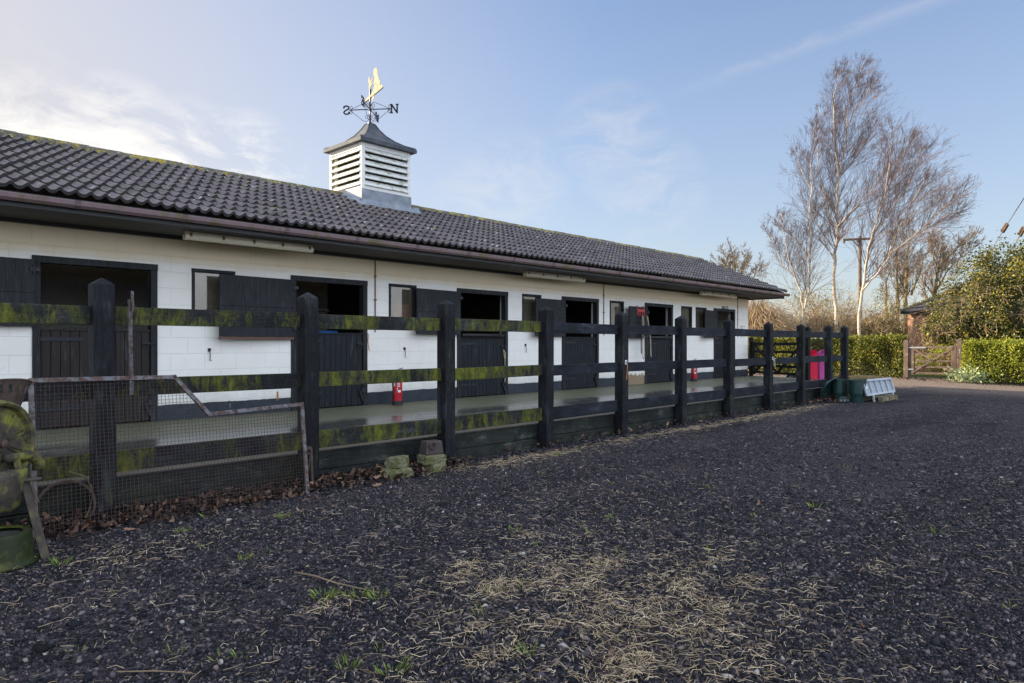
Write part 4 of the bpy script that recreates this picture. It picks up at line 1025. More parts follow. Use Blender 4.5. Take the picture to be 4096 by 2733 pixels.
# ------------------------------------------------------------------ wheelbarrows standing on their noses past the end of the walk
def barrow(x0, label, mat):
    w = .70; z0 = .08; L = 1.10; yf = 8.0
    t = thing('wheelbarrow', label, 'wheelbarrow', (x0+w/2, yf+.2, 0), 'wheelbarrows tipped up on end')
    m = MB(); rings = []
    def rect(cx, hw0, hw1, za, zb, y, r_):   # rounded rectangle, narrower at the top
        pts = []
        for sx, sz, q0 in ((1, -1, -90), (1, 1, 0), (-1, 1, 90), (-1, -1, 180)):
            hw = hw0 if sz < 0 else hw1; zc = za if sz < 0 else zb
            for k in range(6):
                a = R(q0+90*k/5); pts.append((cx+sx*(hw-r_)+r_*math.cos(a), y, zc-sz*r_+r_*math.sin(a)))
        return pts
    cx = x0+w/2
    for (hw0, hw1, za, zb, y, r_) in ((.375, .315, z0-.02, z0+L+.02, yf-.004, .10), (.375, .315, z0-.02, z0+L+.02, yf+.018, .10), (.345, .285, z0+.01, z0+L-.01, yf+.02, .09), (.30, .25, z0+.12, z0+L-.10, yf+.30, .09), (.24, .20, z0+.2, z0+L-.18, yf+.34, .07)):
        rings.append(rect(cx, hw0, hw1, za, zb, y, r_))
    n = len(rings[0])
    # lip turned outwards, then the hollow shell
    for rg in rings: m.v += rg
    for i in range(1, len(rings)-1):
        for k in range(n): m.f.append((i*n+k, i*n+(k+1) % n, (i+1)*n+(k+1) % n, (i+1)*n+k))
    for k in range(n): m.f.append((k, (k+1) % n, n+(k+1) % n, n+k))
    m.f.append(tuple((len(rings)-1)*n+k for k in range(n)))
    m.build('tray', M[mat], t, smooth=True, solid=.008)
    for sx in (-1, 1):
        m = MB(); xx = cx+sx*.24
        m.tube([(xx, yf+.40, z0+.16), (xx, yf+.40, z0+.85), (xx+.01, yf+.28, z0+1.12), (xx+.03, yf+.05, 1.40), (xx+.05, yf-.12, 1.53), (xx+.06, yf-.14, 1.60)], .0175, 8); fr = m.build('handle_frame', M['black_rubber'], t, smooth=True)
        m = MB(); m.tube([(xx+.05, yf-.125, 1.545), (xx+.06, yf-.142, 1.61)], .023, 8); m.build('grip', M['label_white'], fr)
        m = MB(); m.tube([(xx, yf+.41, z0+.75), (xx-.02, yf+.66, z0+.72), (xx-.02, yf+.66, z0+.55), (xx, yf+.41, z0+.45)], .014, 6); m.build('leg', M['black_rubber'], t, smooth=True)
        wc = Vector((xx+sx*.13, yf+.52, z0+.20))
        m = MB(); m.lathe([(.115, -.035), (.16, -.042), (.185, -.03), (.195, 0), (.185, .03), (.16, .042), (.115, .035)], wc, (1, 0, 0), 28); wh = m.build('wheel', M['black_rubber'], t, smooth=True)
        m = MB(); m.lathe([(.0, -.03), (.03, -.03), (.05, -.012), (.10, -.018), (.122, -.034), (.122, .034), (.10, .018), (.05, .012), (.03, .03), (0, .03)], wc, (1, 0, 0), 24); m.build('rim', M['hub_grey'], wh, smooth=True)
    return t
barrow(21.50, 'red-pink plastic wheelbarrow stood on end beside the end of the fence', 'red_pink_plastic')
barrow(22.42, 'purple-pink plastic wheelbarrow stood on end next to the red-pink one', 'purple_pink_plastic')

# ------------------------------------------------------------------ gates
def bar_gate(name, label, P0, P1, zb, zt, mat, posts_z, pw=.14, stile=.10, brace='K', extra=None):
    P0, P1 = Vector(P0), Vector(P1); d = (P1-P0); L = d.length; d.normalize(); n_ = Vector((-d.y, d.x, 0))
    t = thing(name, label, 'gate', ((P0+P1)/2).to_tuple())
    up = Vector((0, 0, 1))
    for p, s_ in ((P0, -1), (P1, 1)):
        m = MB(); c = p+d*s_*(pw/2+.02); zz = posts_z[0 if s_ < 0 else 1]
        m.obox(c+up*zz/2, d*pw/2, n_*pw/2, up*zz/2)
        m.add([c+d*pw/2*a+n_*pw/2*b+up*zz for a, b in ((-1, -1), (1, -1), (1, 1), (-1, 1))]+[c+up*(zz+.05)], [(0, 1, 4), (1, 2, 4), (2, 3, 4), (3, 0, 4)])
        m.build('gate_post', mat, t, bevel=.008)
    for p, s_ in ((P0, 1), (P1, -1)):
        m = MB(); m.obox(p+d*s_*stile/2+up*(zb+zt)/2, d*stile/2, n_*.035, up*(zt-zb)/2+up*.03); m.build('stile', mat, t, bevel=.005)
    for f, h in ((0.0, .07), (.24, .075), (.48, .075), (.73, .075), (1.0, .09)):
        z = zb+.05+(zt-zb-.1)*f
        m = MB(); m.obox((P0+P1)/2+up*z, d*(L/2-stile-.001), n_*.016, up*h/2); m.build('rail', mat, t, bevel=.003)
    zz0, zz1 = zb+.06, zt-.06
    m = MB(); o = -n_*.034
    segs = [((.06, zz0), (.94, zz1)), ((.06, zz1), (.5, (zz0+zz1)/2)), ((.72, zz0+.25), (.95, zz0))] if brace == 'K' else [((.06, zz1), (.5, zz0)), ((.5, zz0), (.94, zz1)), ((.06, zz0), (.3, zz0+.4))]
    for (u0, z0), (u1, z1) in segs:
        m.bar(P0+d*L*u0+up*z0+o, P0+d*L*u1+up*z1+o, .03, .075, up=up)
    m.build('brace', mat, t, bevel=.003)
    return t, d, n_, L
bar_gate('field_gate', 'black five bar field gate closing the end of the walkway at the stable corner', (21.32, 9.72, 0), (20.24, 7.61, 0), .44, 1.44, M['gate_black'], (1.58, 1.86), pw=.10, brace='V')
gt, gd, gn, gL = bar_gate('garden_gate', 'brown five bar wooden gate standing between the two clipped hedges', (31.2, 7.62, 0), (31.2, 5.98, 0), .17, 1.30, M['gate_brown'], (1.52, 1.55), pw=.17, stile=.17)
m = MB(); c = Vector((31.2, 7.62, 1.24)); m.bar(c+Vector((-.05, .12, 0)), c+Vector((-.05, -.60, 0)), .012, .05); m.build('strap_hinge', M['hub_grey'], gt)
m = MB(); m.bar(Vector((31.13, 7.74, .36)), Vector((31.13, 7.45, .36)), .02, .05); m.build('lower_hinge', M['hub_grey'], gt)
m = MB(); m.tube([Vector((31.13, 6.72+.11*math.cos(k), 1.23+.035*math.sin(k))) for k in np.linspace(0, 6.28, 20)], .010, 5); m.build('name_plate_rim', M['gate_brown'], gt)
m = MB(); m.obox((31.12, 5.86, 1.14), (.012, 0, 0), (0, .02, 0), (0, 0, .05)); m.obox((31.12, 5.86, 1.04), (.012, 0, 0), (0, .015, 0), (0, 0, .03)); m.build('latch', M['hub_grey'], gt)

# ------------------------------------------------------------------ green pots, timber slab, grey platform and pallet beyond the fence end
def pot(c, s, label):
    t = thing('plastic_pot', label, 'pot', c, 'dark green plastic pots at the fence end')
    q = .82; H_ = [(0, 0), (.105*s, 0), (.112*s, .01), (.145*s, .215), (.148*s, .22), (.168*s, .225), (.172*s, .25), (.185*s, .535), (.20*s, .54), (.20*s, .565), (.178*s, .565), (.165*s, .25), (.1*s, .03), (0, .03)]; m = MB(); m.lathe([(r_*q, h_) for r_, h_ in H_], c, n=28); m.build('body', M['dark_green_plastic'], t, smooth=False)
    m = MB(); m.lathe([(0, .50), (.135*s, .50), (.135*s, .51), (0, .51)], c, n=24); m.build('soil', M['black_rubber'], t); return t
pot((17.30, 5.74, -.02), 1.0, 'dark green plastic pot next to the tilted dish')
pot((17.27, 5.34, -.02), 1.0, 'dark green plastic pot standing nearest the yard, in front of the grey platform')
pot((17.62, 5.36, -.02), .95, 'dark green plastic pot half hidden behind the grey platform')
t = thing('plastic_lid', 'big dark green dished plastic cover leaning on edge against the last fence posts', 'lid', (17.07, 5.88, 0))  # a dished plastic lid standing on its edge
lc = Vector((17.07, 5.88, .31)); ln_ = (Vector((.328, -.945, 0))*.78+Vector((0, 0, -.50))+Vector((-.945, -.328, 0))*.38).normalized()
m = MB(); m.lathe([(r_*.82, h_) for r_, h_ in [(0, -.10), (.15, -.095), (.28, -.07), (.34, -.02), (.36, .0), (.40, .0), (.405, .012), (.365, .016), (.33, .0), (.27, -.05), (.15, -.08), (0, -.085)]], lc, ln_, 36); m.build('lid', M['dark_green_plastic'], t, smooth=True)
t = thing('bolt_plate', 'small dark green plate with three metal ring bolts leaning on the pots', 'plate', (17.2, 5.56, 0))
m = MB(); pc = Vector((17.19, 5.58, 0)); pd_ = Vector((.69, -.72, 0))
m.prism([pc+pd_*(.16*math.cos(q))+Vector((0, 0, .015+.14*math.sin(q))) for q in np.linspace(0, math.pi, 12)], (.72, .69, 0), .05); m.build('plate', M['dark_green_plastic'], t)
for k in (-1, 0, 1):
    m = MB(); cc_ = pc+pd_*.085*k+Vector((-.72*.03, -.69*.03, .05)); m.tube([cc_+pd_*.017*math.cos(q)+Vector((0, 0, .017*math.sin(q))) for q in np.linspace(0, 6.28, 12)], .007, 5); m.build('ring_bolt', M['hub_grey'], t)
t = thing('timber_slab', 'thick mossy yellow timber slab lying on blocks behind the green pots', 'timber', (19.0, 5.85, .3))
a = at_d(3360, 1512, 18.3); b = at_d(3490, 1513, 18.9)
d = (b-a); d.z = 0; Ls = d.length; d.normalize(); nn = Vector((-d.y, d.x, 0)); zc = .45
for k in range(2):
    m = MB(); m.obox((a+b)/2*Vector((1, 1, 0)).x if False else Vector(((a.x+b.x)/2, (a.y+b.y)/2, zc+.035-k*.075)), d*(Ls/2+.02*k), nn*.28, Vector((0, 0, .036))); m.build('plank', M['yellow_wood'], t, bevel=.006)
m = MB()
for s_ in (-1, 1): m.obox(Vector(((a.x+b.x)/2, (a.y+b.y)/2, .18))+d*s_*Ls*.36, d*.06, nn*.22, Vector((0, 0, .19)))
m.build('bearer', M['pallet_wood'], t)
bc = at_d(3373, 1500, 18.2)
t = thing('brick', 'single reddish brown brick lying on the yellow timber slab', 'brick', (bc.x, bc.y, zc+.072))
m = MB(); m.obox((bc.x, bc.y, zc+.072+.032), d*.11, nn*.052, Vector((0, 0, .0325))); m.build('brick', M['brick_brown'], t, bevel=.006)
# grey slatted platform tipped on its side
P1, P2 = at_z(3496, 1611, -.02), at_z(3567, 1600, -.02)
ed = (P2-P1).normalized(); tilt = Vector((.30, .28, .91)).normalized(); pnrm = ed.cross(tilt).normalized()
g = lambda px, py: at_plane(px, py, P1, pnrm)
TLp, TRp, BRp, BLp = g(3446, 1525), g(3556, 1516), g(3573, 1567), g(3463, 1583)
plat = thing('grey_platform', 'light grey slatted step platform tipped on its side at the end of the fence', 'platform', ((P1+P2)/2).to_tuple())
m = MB(); m.prism([TLp, TRp, BRp, BLp], pnrm, .014); m.build('deck', M['grey_panel'], plat)
m = MB(); off_ = -pnrm*.03 if pnrm.dot(Vector((-1, -.3, 0))) < 0 else pnrm*.03
for a, b in ((TLp, TRp), (BLp, BRp), (TLp, BLp), (TRp, BRp)): m.bar(a+off_, b+off_, .05, .04, up=pnrm)
m.build('rim', M['grey_paint'], plat, bevel=.004)
for k in range(1, 5):
    f = k/5; m = MB(); m.bar(TLp.lerp(TRp, f)+off_, BLp.lerp(BRp, f)+off_, .035, .036, up=pnrm); m.build('slat', M['grey_paint'], plat, bevel=.003)
for a, b in ((BLp.lerp(BRp, .2), P1), (BLp.lerp(BRp, .93), P2)):
    m = MB(); m.bar(a+off_, b+off_*.5, .045, .04, up=pnrm); m.build('leg', M['grey_paint'], plat, bevel=.003)
m = MB(); s0 = TLp.lerp(TRp, .09).lerp(BLp.lerp(BRp, .09), .40); ru = (TRp-TLp).normalized(); rd_ = (BLp-TLp).normalized()
m.obox(s0+off_*.4, ru*.05, rd_*.055, pnrm*.002); m.build('sticker', M['label_white'], plat)
t = thing('wooden_pallet', 'weathered wooden pallet on the gravel behind the tipped grey platform', 'pallet', (18.35, 5.45, 0))
pc = Vector((18.42, 5.32, 0)); pu = ed.copy(); pu.z = 0; pu.normalize(); pv = Vector((-pu.y, pu.x, 0))
m = MB()
for k in range(3):
    m.obox(pc+pv*(.36*(k-1))+Vector((0, 0, .06)), pu*.48, pv*.045, Vector((0, 0, .045)))
m.build('bearer', M['pallet_wood'], t)
for k in range(5):
    m = MB(); m.obox(pc+pu*(-.43+.215*k)+Vector((0, 0, .118)), pu*.05, pv*.40, Vector((0, 0, .012))); m.build('deck_board', M['pallet_wood'], t)
m = MB()
for q in (-.45, 0, .45): m.obox(pc+pu*q-pv*.37+Vector((0, 0, .055)), pu*.05, pv*.05, Vector((0, 0, .05)))
m.build('block', M['pallet_wood'], t)

# ------------------------------------------------------------------ trees
def rot_about(d, ang):
    a = d.orthogonal().normalized(); q = rnd.uniform(0, 2*math.pi)
    p = a*math.cos(q)+d.cross(a)*math.sin(q)
    return (d*math.cos(ang)+p*math.sin(ang)).normalized()
def grow(mb, p, d, L, r, lvl, c):
    ns_ = 4 if lvl == 0 else 3
    pts = [p]; q = p; dd = d
    for i in range(ns_):
        dd = (dd+Vector((rnd.gauss(0, c['wig']), rnd.gauss(0, c['wig']), rnd.gauss(0, c['wig'])))+c['bias']*c['bw'][min(lvl, len(c['bw'])-1)]).normalized()
        q = q+dd*(L/ns_); pts.append(q)
    rs = [max(r*(1-.75*i/ns_), c['rmin']) for i in range(ns_+1)]
    mb.tube(pts, rs, 5 if r > .02 else 3, caps=False)
    if lvl >= c['max']: return
    for k in range(c['kids'][lvl]):
        t = rnd.uniform(.15, 1)*ns_; i = min(int(t), ns_-1); f = t-i
        pp = pts[i].lerp(pts[i+1], f); dl = (pts[i+1]-pts[i]).normalized()
        grow(mb, pp, rot_about(dl, R(rnd.uniform(*c['ang']))), L*c['ratio']*rnd.uniform(.6, 1.25)*(1-.35*t/ns_), max(rs[i]*.55, c['rmin']), lvl+1, c)
def skeleton(trunk_mb, crown_mb, pts, r0, r1, nb, Lb, c, t0=.15, n=8):
    """a main stem with nb side branches; Lb = (length low, length at the tip)"""
    sm = []; r0 *= c.get('thick', 1)
    for i in range(len(pts)-1):
        for k in range(3):
            f = k/3; p = pts[i].lerp(pts[i+1], f); 
            if 0 < i or k: p = p+Vector((rnd.gauss(0, .03), rnd.gauss(0, .03), 0))
            sm.append(p)
    sm.append(pts[-1]); m_ = len(sm)
    trunk_mb.tube(sm, [r0+(r1-r0)*i/(m_-1) for i in range(m_)], n)
    nb = int(nb*c.get('dens', 1))
    for k in range(nb):
        t = t0+(1-t0)*(k+rnd.random())/nb; u = t*(m_-1); i = min(int(u), m_-2)
        p = sm[i].lerp(sm[i+1], u-i); d = (sm[i+1]-sm[i]).normalized()
        L = (Lb[0]+(Lb[1]*c.get('tip', 1)-Lb[0])*t)*c.get('len', 1)*rnd.uniform(.6, 1.3)
        grow(crown_mb, p, rot_about(d, R(rnd.uniform(26, 56))), L, max((r0+(r1-r0)*t)*.33, .009), 0, c)
wind = Vector((.30, -.30, .9))
birch = dict(wig=.075, bias=wind, bw=(.13, .10, .03), max=2, kids=(8, 5), ang=(16, 50), ratio=.52, rmin=.0031, len=1.65, tip=.42, thick=.52, dens=1.9)
def cpx(x, y): return (2900+x*.7015, 200+y*.7015)
def sk(X, pts, base=True):
    out = [at_x(*cpx(x, y), X+(i*.04*(-1)**i)) for i, (x, y) in enumerate(pts)]
    return out
def birch_tree(name_label, X, stems, foot):
    t = thing('birch_tree', name_label, 'tree', (X, foot.y, 0), 'bare birch trees behind the hedge')
    tm, cm = MB(), MB()
    for pts, r0, r1, nb, Lb, dx in stems:
        P = sk(X+dx, pts)
        if pts is stems[0][0]: P = [Vector((X, foot.y, -.1))]+P
        skeleton(tm, cm, P, r0, r1, nb, Lb, birch, .06 if pts is not stems[0][0] else .28)
    tm.build('trunk', M['birch_bark'], t, smooth=True); cm.build('crown', M['twig_purple'], t)
X = 35.0
birch_tree('bare birch tree with a pale leaning trunk, nearest the stable roof', X,
  [([(445,1560),(450,1490),(475,1380),(487,1200),(487,1000),(488,800),(492,640),(500,520),(508,430)], .13, .012, 34, (1.9, .9), 0),
   ([(450,1490),(430,1390),(400,1300),(365,1190),(335,1060),(318,930)], .075, .01, 20, (1.5, .8), -.3),
   ([(486,1190),(440,1130),(390,1060),(340,1010),(290,960)], .05, .01, 12, (1.2, .7), .4),
   ([(400,1300),(330,1220),(270,1110),(235,1010)], .04, .01, 14, (1.1, .7), .2),
   ([(488,800),(450,720),(420,640),(405,570)], .03, .008, 9, (.9, .6), .0)], at_x(*cpx(440, 1560), X))
birch_tree('tallest bare birch tree in the middle with two upright leaders', X+.8,
  [([(640,1560),(625,1330),(622,1200),(632,1080),(640,900),(645,750),(637,600),(625,450),(622,300),(640,180),(665,110)], .19, .012, 40, (2.2, .9), 0),
   ([(642,800),(655,680),(672,580),(695,420),(715,260),(755,160),(795,70)], .08, .01, 34, (1.8, .8), .2),
   ([(640,1010),(720,920),(800,840),(870,750),(930,640)], .06, .01, 22, (1.7, .9), -.5),
   ([(632,1070),(600,950),(560,800),(530,620),(525,470),(540,330)], .06, .01, 26, (1.6, .8), .5),
   ([(690,450),(740,360),(800,260),(840,200)], .04, .008, 16, (1.3, .7), -.3),
   ([(625,1200),(560,1080),(520,960),(515,850)], .05, .01, 16, (1.4, .8), -.2),
   ([(642,740),(720,640),(800,540),(850,430)], .045, .008, 18, (1.4, .8), .4)], at_x(*cpx(645, 1560), X+.8))
birch_tree('bare birch tree on the right with long limbs reaching to the right', X-.6,
  [([(765,1560),(780,1380),(805,1230),(835,1080),(880,940),(920,780),(940,600),(955,450)], .16, .012, 34, (2.0, .9), 0),
   ([(785,1370),(860,1280),(960,1150),(1080,1060),(1180,960),(1280,870),(1370,800)], .08, .010, 30, (1.7, .9), -.3),
   ([(850,1040),(960,900),(1040,780),(1100,650),(1115,560)], .06, .01, 24, (1.7, .8), .3),
   ([(930,1180),(1000,1000),(1080,850),(1150,730)], .05, .01, 20, (1.6, .8), -.2),
   ([(900,860),(960,720),(1010,600),(1060,500)], .04, .008, 18, (1.4, .8), .1),
   ([(1080,1060),(1160,1010),(1260,950),(1340,900)], .035, .008, 14, (1.2, .8), .3)], at_x(*cpx(762, 1560), X-.6))
bare = dict(wig=.12, bias=Vector((.1, -.1, 1)), bw=(.22, .14, .08), max=2, kids=(8, 5), ang=(25, 55), ratio=.55, rmin=.008)
def bare_tree(label, X, stems, bark='bark_olive', tw='twig_brown', c=bare):
    P0 = at_x(*cpx(*stems[0][0][0]), X)
    t = thing('bare_tree', label, 'tree', (X, P0.y, 0), 'bare trees farther back'); tm, cm = MB(), MB()
    for k, (pts, r0, r1, nb, Lb) in enumerate(stems):
        P = sk(X, pts)
        if k == 0 or pts[0][1] >= 1430: P = [Vector((X, P[0].y, -.1))]+P
        skeleton(tm, cm, P, r0, r1, nb, Lb, c, .1, 6)
    tm.build('trunk', M[bark], t, smooth=True); cm.build('crown', M[tw], t)
bare_tree('bare olive barked tree with twin upright stems, right of the utility pole', 46,
  [([(1025,1450),(1030,1330),(1040,1200),(1050,1100),(1060,1020)], .16, .015, 26, (2.0, 1.0)), ([(985,1450),(980,1330),(975,1200),(970,1090)], .12, .015, 22, (1.9, 1.0)), ([(920,1450),(925,1330),(945,1220)], .10, .015, 14, (1.6, 1.0)), ([(1060,1400),(1110,1280),(1135,1180)], .08, .012, 14, (1.4, .9))])
bare_tree('bare tree with spreading crown leaning right above the brick shed', 48,
  [([(1190,1440),(1205,1330),(1215,1240),(1225,1170),(1210,1080)], .15, .015, 20, (1.8, 1.0)), ([(1215,1250),(1270,1180),(1330,1120),(1420,1090)], .08, .012, 18, (1.5, .9)), ([(1195,1400),(1240,1310),(1280,1250),(1350,1170)], .08, .012, 16, (1.5, .9)), ([(1215,1240),(1185,1170),(1165,1100)], .07, .012, 12, (1.3, .8)), ([(1145,1440),(1140,1350),(1138,1280)], .06, .012, 10, (1.0, .7))])
bare_tree('low bare tree whose top shows above the far end of the stable roof', 46,
  [([(60,1450),(60,1330),(58,1240),(50,1180)], .14, .015, 22, (1.7, 1.0)), ([(60,1340),(100,1260),(120,1190)], .07, .012, 14, (1.2, .8)), ([(60,1340),(20,1250),(0,1170)], .07, .012, 14, (1.2, .8)), ([(60,1400),(150,1310),(200,1250)], .07, .012, 14, (1.3, .8)), ([(60,1400),(-20,1280),(-40,1220)], .07, .012, 12, (1.2, .8))])
# weeping thicket right behind the stable corner
def weeping(label, c, rx, ry, h, n):
    t = thing('weeping_shrub', label, 'shrub', (c[0], c[1], 0)); tr = MB(); ms_ = (MB(), MB())
    tr.tube([(c[0], c[1], -.1), (c[0]+.1, c[1], h*.5), (c[0], c[1]+.1, h*.85)], [.14, .10, .04], 7); tr.build('trunk', M['bark_olive'], t)
    for k in range(n):
        m = ms_[k % 3 == 0]
        a = rnd.gauss(0, 1)*.4+rnd.choice(range(11))*.57; u = math.sqrt(rnd.random()); ex, ey_ = math.cos(a)*rx*u, math.sin(a)*ry*u
        z1 = h*(1-.42*u*u)*rnd.uniform(.72, 1.06); zb = rnd.uniform(.3, 1.9)
        p = [Vector((c[0]+ex*.2, c[1]+ey_*.2, z1*rnd.uniform(.5, .9))), Vector((c[0]+ex*.62, c[1]+ey_*.62, z1)), Vector((c[0]+ex*.95, c[1]+ey_*.95, z1-.22))]
        e = p[-1]; w_ = Vector((rnd.gauss(0, .07), rnd.gauss(0, .07), 0))
        for j in range(4):
            e = e+w_+Vector((rnd.gauss(0, .13)+ex*.03, rnd.gauss(0, .13)+ey_*.03, -(z1-zb)/4*rnd.uniform(.3, 1.2))); p.append(e)
        m.tube(p, [.013, .010, .008, .0065, .0055, .0045, .004], 3, caps=False)
        for q in p[2:5]:
            if rnd.random() < .6:
                dq = Vector((rnd.gauss(0, .28), rnd.gauss(0, .28), rnd.uniform(-.35, .12))); m.tube([q, q+dq, q+dq*1.3+Vector((rnd.gauss(0, .12), rnd.gauss(0, .12), -.38))], .0042, 3, caps=False)
    ms_[0].build('branches', M['twig_tan'], t); ms_[1].build('branches', M['twig_brown'], t)
weeping('tan weeping bare shrub with drooping twigs directly behind the stable corner', (34.6, 15.6), 2.4, 2.6, 3.9, 760)
weeping('tan weeping bare shrub between the stable corner and the left birch trunk', (36.2, 13.0), 1.9, 2.0, 3.2, 420)
# scrub behind the hedge
scr = dict(wig=.18, bias=Vector((0, 0, 1)), bw=(.05, .0, -.02), max=2, kids=(8, 5), ang=(25, 70), ratio=.55, rmin=.006)
def scrub(label, c, rx, ry, h, nt, nl, leafm='shrub_leaf', twm='twig_tan', ls=.075):
    t = thing('scrub_bush', label, 'bush', (c[0], c[1], 0), 'scrub growing behind the hedge'); m = MB()
    for k in range(nt):
        a = rnd.uniform(0, 2*math.pi); u = rnd.random(); p = Vector((c[0]+rx*.5*u*math.cos(a), c[1]+ry*.5*u*math.sin(a), rnd.uniform(0, h*.45)))
        d = Vector((math.cos(a)*u*.9, math.sin(a)*u*.9, rnd.uniform(.4, 1.1))).normalized(); grow(m, p, d, h*rnd.uniform(.4, .62), .022, 0, scr)
    m.build('twigs', M[twm], t)
    if nl:
        cl = rng.normal(size=(max(nl//60, 1), 3)); cl /= np.linalg.norm(cl, axis=1)[:, None]; cl *= rng.uniform(.35, 1, len(cl))[:, None]**.5
        P = cl[rng.integers(0, len(cl), nl)]+rng.normal(0, .13, (nl, 3)); P = P*np.array([rx, ry, h*.5])+np.array([c[0], c[1], h*.5])
        P = P[P[:, 2] > .1]; leaves('foliage', P, ls, M[leafm], t, face=(-.4, .4, .3))
scrub('olive leafed scrub bush behind the left birch trunk', (38.5, 13.8), 2.4, 2.2, 4.6, 60, 5200)
scrub('tangled tan scrub bush between the birch trunks', (38.0, 11.6), 2.0, 2.0, 3.4, 80, 2600)
scrub('dark olive scrub bush behind the right birch trunk', (37.4, 10.6), 1.3, 1.3, 3.0, 60, 3000, 'ivy_leaf')
scrub('brown tangled scrub bush beside the brick shed wall', (38.6, 10.6), 1.5, 1.2, 2.9, 110, 1200, 'ivy_leaf', 'twig_brown')
scrub('far scrub bush low behind the weeping shrub', (40.5, 17.5), 3.0, 2.6, 3.6, 60, 3500)
scrub('far scrub bush behind the end wall of the stables', (42, 22), 3.5, 3, 3.4, 60, 3500)
scrub('small green laurel bush showing bright between the birch trunks', (36.0, 12.0), .8, .8, 2.4, 12, 1600, 'hedge_leaf')
scrub('low bright shrub growing just beyond the brown gate', (34.2, 6.6), .9, 1.6, 1.35, 16, 3600, 'hedge_leaf_bright')
scrub('young conifer like bush dark green right of the birch trunk', (40.8, 11.2), 1.1, 1.1, 4.3, 10, 3600, 'ivy_leaf')

def hedge(label, x0, x1, y0, y1, h, nl, mat, name='clipped_hedge', size=.075, und=.07):
    t = thing(name, label, 'hedge', ((x0+x1)/2, (y0+y1)/2, 0)); m = MB(); ny_ = 40
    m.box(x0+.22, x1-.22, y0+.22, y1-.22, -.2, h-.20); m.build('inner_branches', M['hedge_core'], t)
    def bumpy(y, z): return und*(np.sin(y*2.3+z*1.7)+.6*np.sin(y*5.1-z*3.3)+.5*np.sin(y*9+1))
    A = [(y1-y0)*h, (y1-y0)*(x1-x0), (x1-x0)*h, (x1-x0)*h*.7]; A = np.array(A)/sum(A); P = []
    for k, fr in enumerate(A):
        n_ = int(nl*fr); u, w = rng.random(n_), rng.random(n_)
        dep = np.abs(rng.normal(0, .085, n_))
        if k == 0: y = y0+(y1-y0)*u; z = h*w; P.append(np.stack([x0+dep+bumpy(y, z), y, z], 1))
        if k == 1: y = y0+(y1-y0)*u; x = x0+(x1-x0)*w; P.append(np.stack([x, y, h-dep+.6*bumpy(y, x*2)+.05*rng.random(n_)**3*3], 1))
        if k == 2: x = x0+(x1-x0)*u; z = h*w; P.append(np.stack([x, y0+dep+bumpy(x, z)*.6, z], 1))
        if k == 3: x = x0+(x1-x0)*u; z = h*w; P.append(np.stack([x, y1-dep+bumpy(x, z)*.6, z], 1))
    P = np.concatenate(P)
    P[:, 2] += np.array([0 if True else 0]); keep = rng.random(len(P)) < np.clip(.35+P[:, 2]/h*1.2, 0, 1)
    leaves('foliage', P[keep], size, M[mat], t, asp=.62, face=(-.55, .35, .30))
hedge('clipped green hedge to the left of the brown gate, in front of the birch trees', 31.35, 32.5, 7.95, 24.0, 1.66, 52000, 'hedge_leaf')
hedge('bright yellow-green clipped hedge to the right of the brown gate', 30.25, 31.7, -7.0, 5.62, 1.42, 46000, 'hedge_leaf_bright')
sp_ = at_z(3866, 1536, -.08)
P = rng.normal(size=(420, 3))*np.array([.26, .30, .17])+np.array([sp_.x, sp_.y, .16]); P[:, 2] = np.abs(P[:, 2]+.02)
t = thing('pale_shrub', 'small pale green leafy plant at the foot of the right hedge', 'plant', (sp_.x, sp_.y, 0)); leaves('foliage', P, .13, M['pale_leaf'], t, asp=.5)
m = MB()
for k in range(14): m.tube([(sp_.x, sp_.y, -.1), (sp_.x+rnd.gauss(0, .2), sp_.y+rnd.gauss(0, .22), .3)], .007, 3)
m.build('stems', M['bark_olive'], t)

# brick shed with its tiled roof and the ivy grown over it
shed = thing('brick_shed', 'low red brick outbuilding with tiled roof half hidden by the big ivy bush', 'outbuilding', (39.5, 3, 0))
sx0, sy1, sh = 37.2, 9.15, 2.92
m = MB(); m.box(sx0, 42, -4, sy1, -.1, sh); m.build('wall', M['brick_wall'], shed)
m = MB(); rx0, ry1 = sx0-.22, sy1+.25; rp = [(rx0, -4.2, sh+.02), (rx0, ry1, sh+.02), (39.6, 6.6, sh+1.55), (39.6, -4.2, sh+1.55), (42.2, ry1, sh+.02), (42.2, -4.2, sh+.02)]
m.add(rp, [(0, 3, 2, 1), (1, 2, 4), (4, 2, 3, 5)])
for k in range(9):   # courses
    f0 = k/9; 
    a0, b0_, c0_ = Vector(rp[0]).lerp(Vector(rp[3]), f0), Vector(rp[1]).lerp(Vector(rp[2]), f0), Vector((0, 0, .035))
    a1, b1_ = Vector(rp[0]).lerp(Vector(rp[3]), f0+1/9), Vector(rp[1]).lerp(Vector(rp[2]), f0+1/9)
    m.add([a0+c0_*1.6, b0_+c0_*1.6, b1_+c0_*.6, a1+c0_*.6, a0, b0_], [(0, 3, 2, 1), (4, 0, 1, 5)])
m.build('roof', M['roof_tile'], shed)
m = MB(); m.box(rx0-.02, rx0+.04, -4.2, ry1, sh-.10, sh+.03); m.tube([(rx0-.02, -4.2, sh+.03), (rx0-.02, ry1, sh+.03)], .05, 8); m.build('gutter', M['fascia_black'], shed)
m = MB(); m.tube([Vector(rp[1])+Vector((0, 0, .05)), Vector(rp[2])+Vector((0, 0, .06))], .09, 8); m.tube([Vector(rp[2])+Vector((0, 0, .06)), Vector(rp[3])+Vector((0, 0, .06))], .09, 8); m.build('ridge_tiles', M['ridge_tile'], shed)
ivy = thing('ivy_bush', 'huge overgrown ivy and bramble bush over the brick shed behind the right hedge', 'bush', (35, 2, 0))
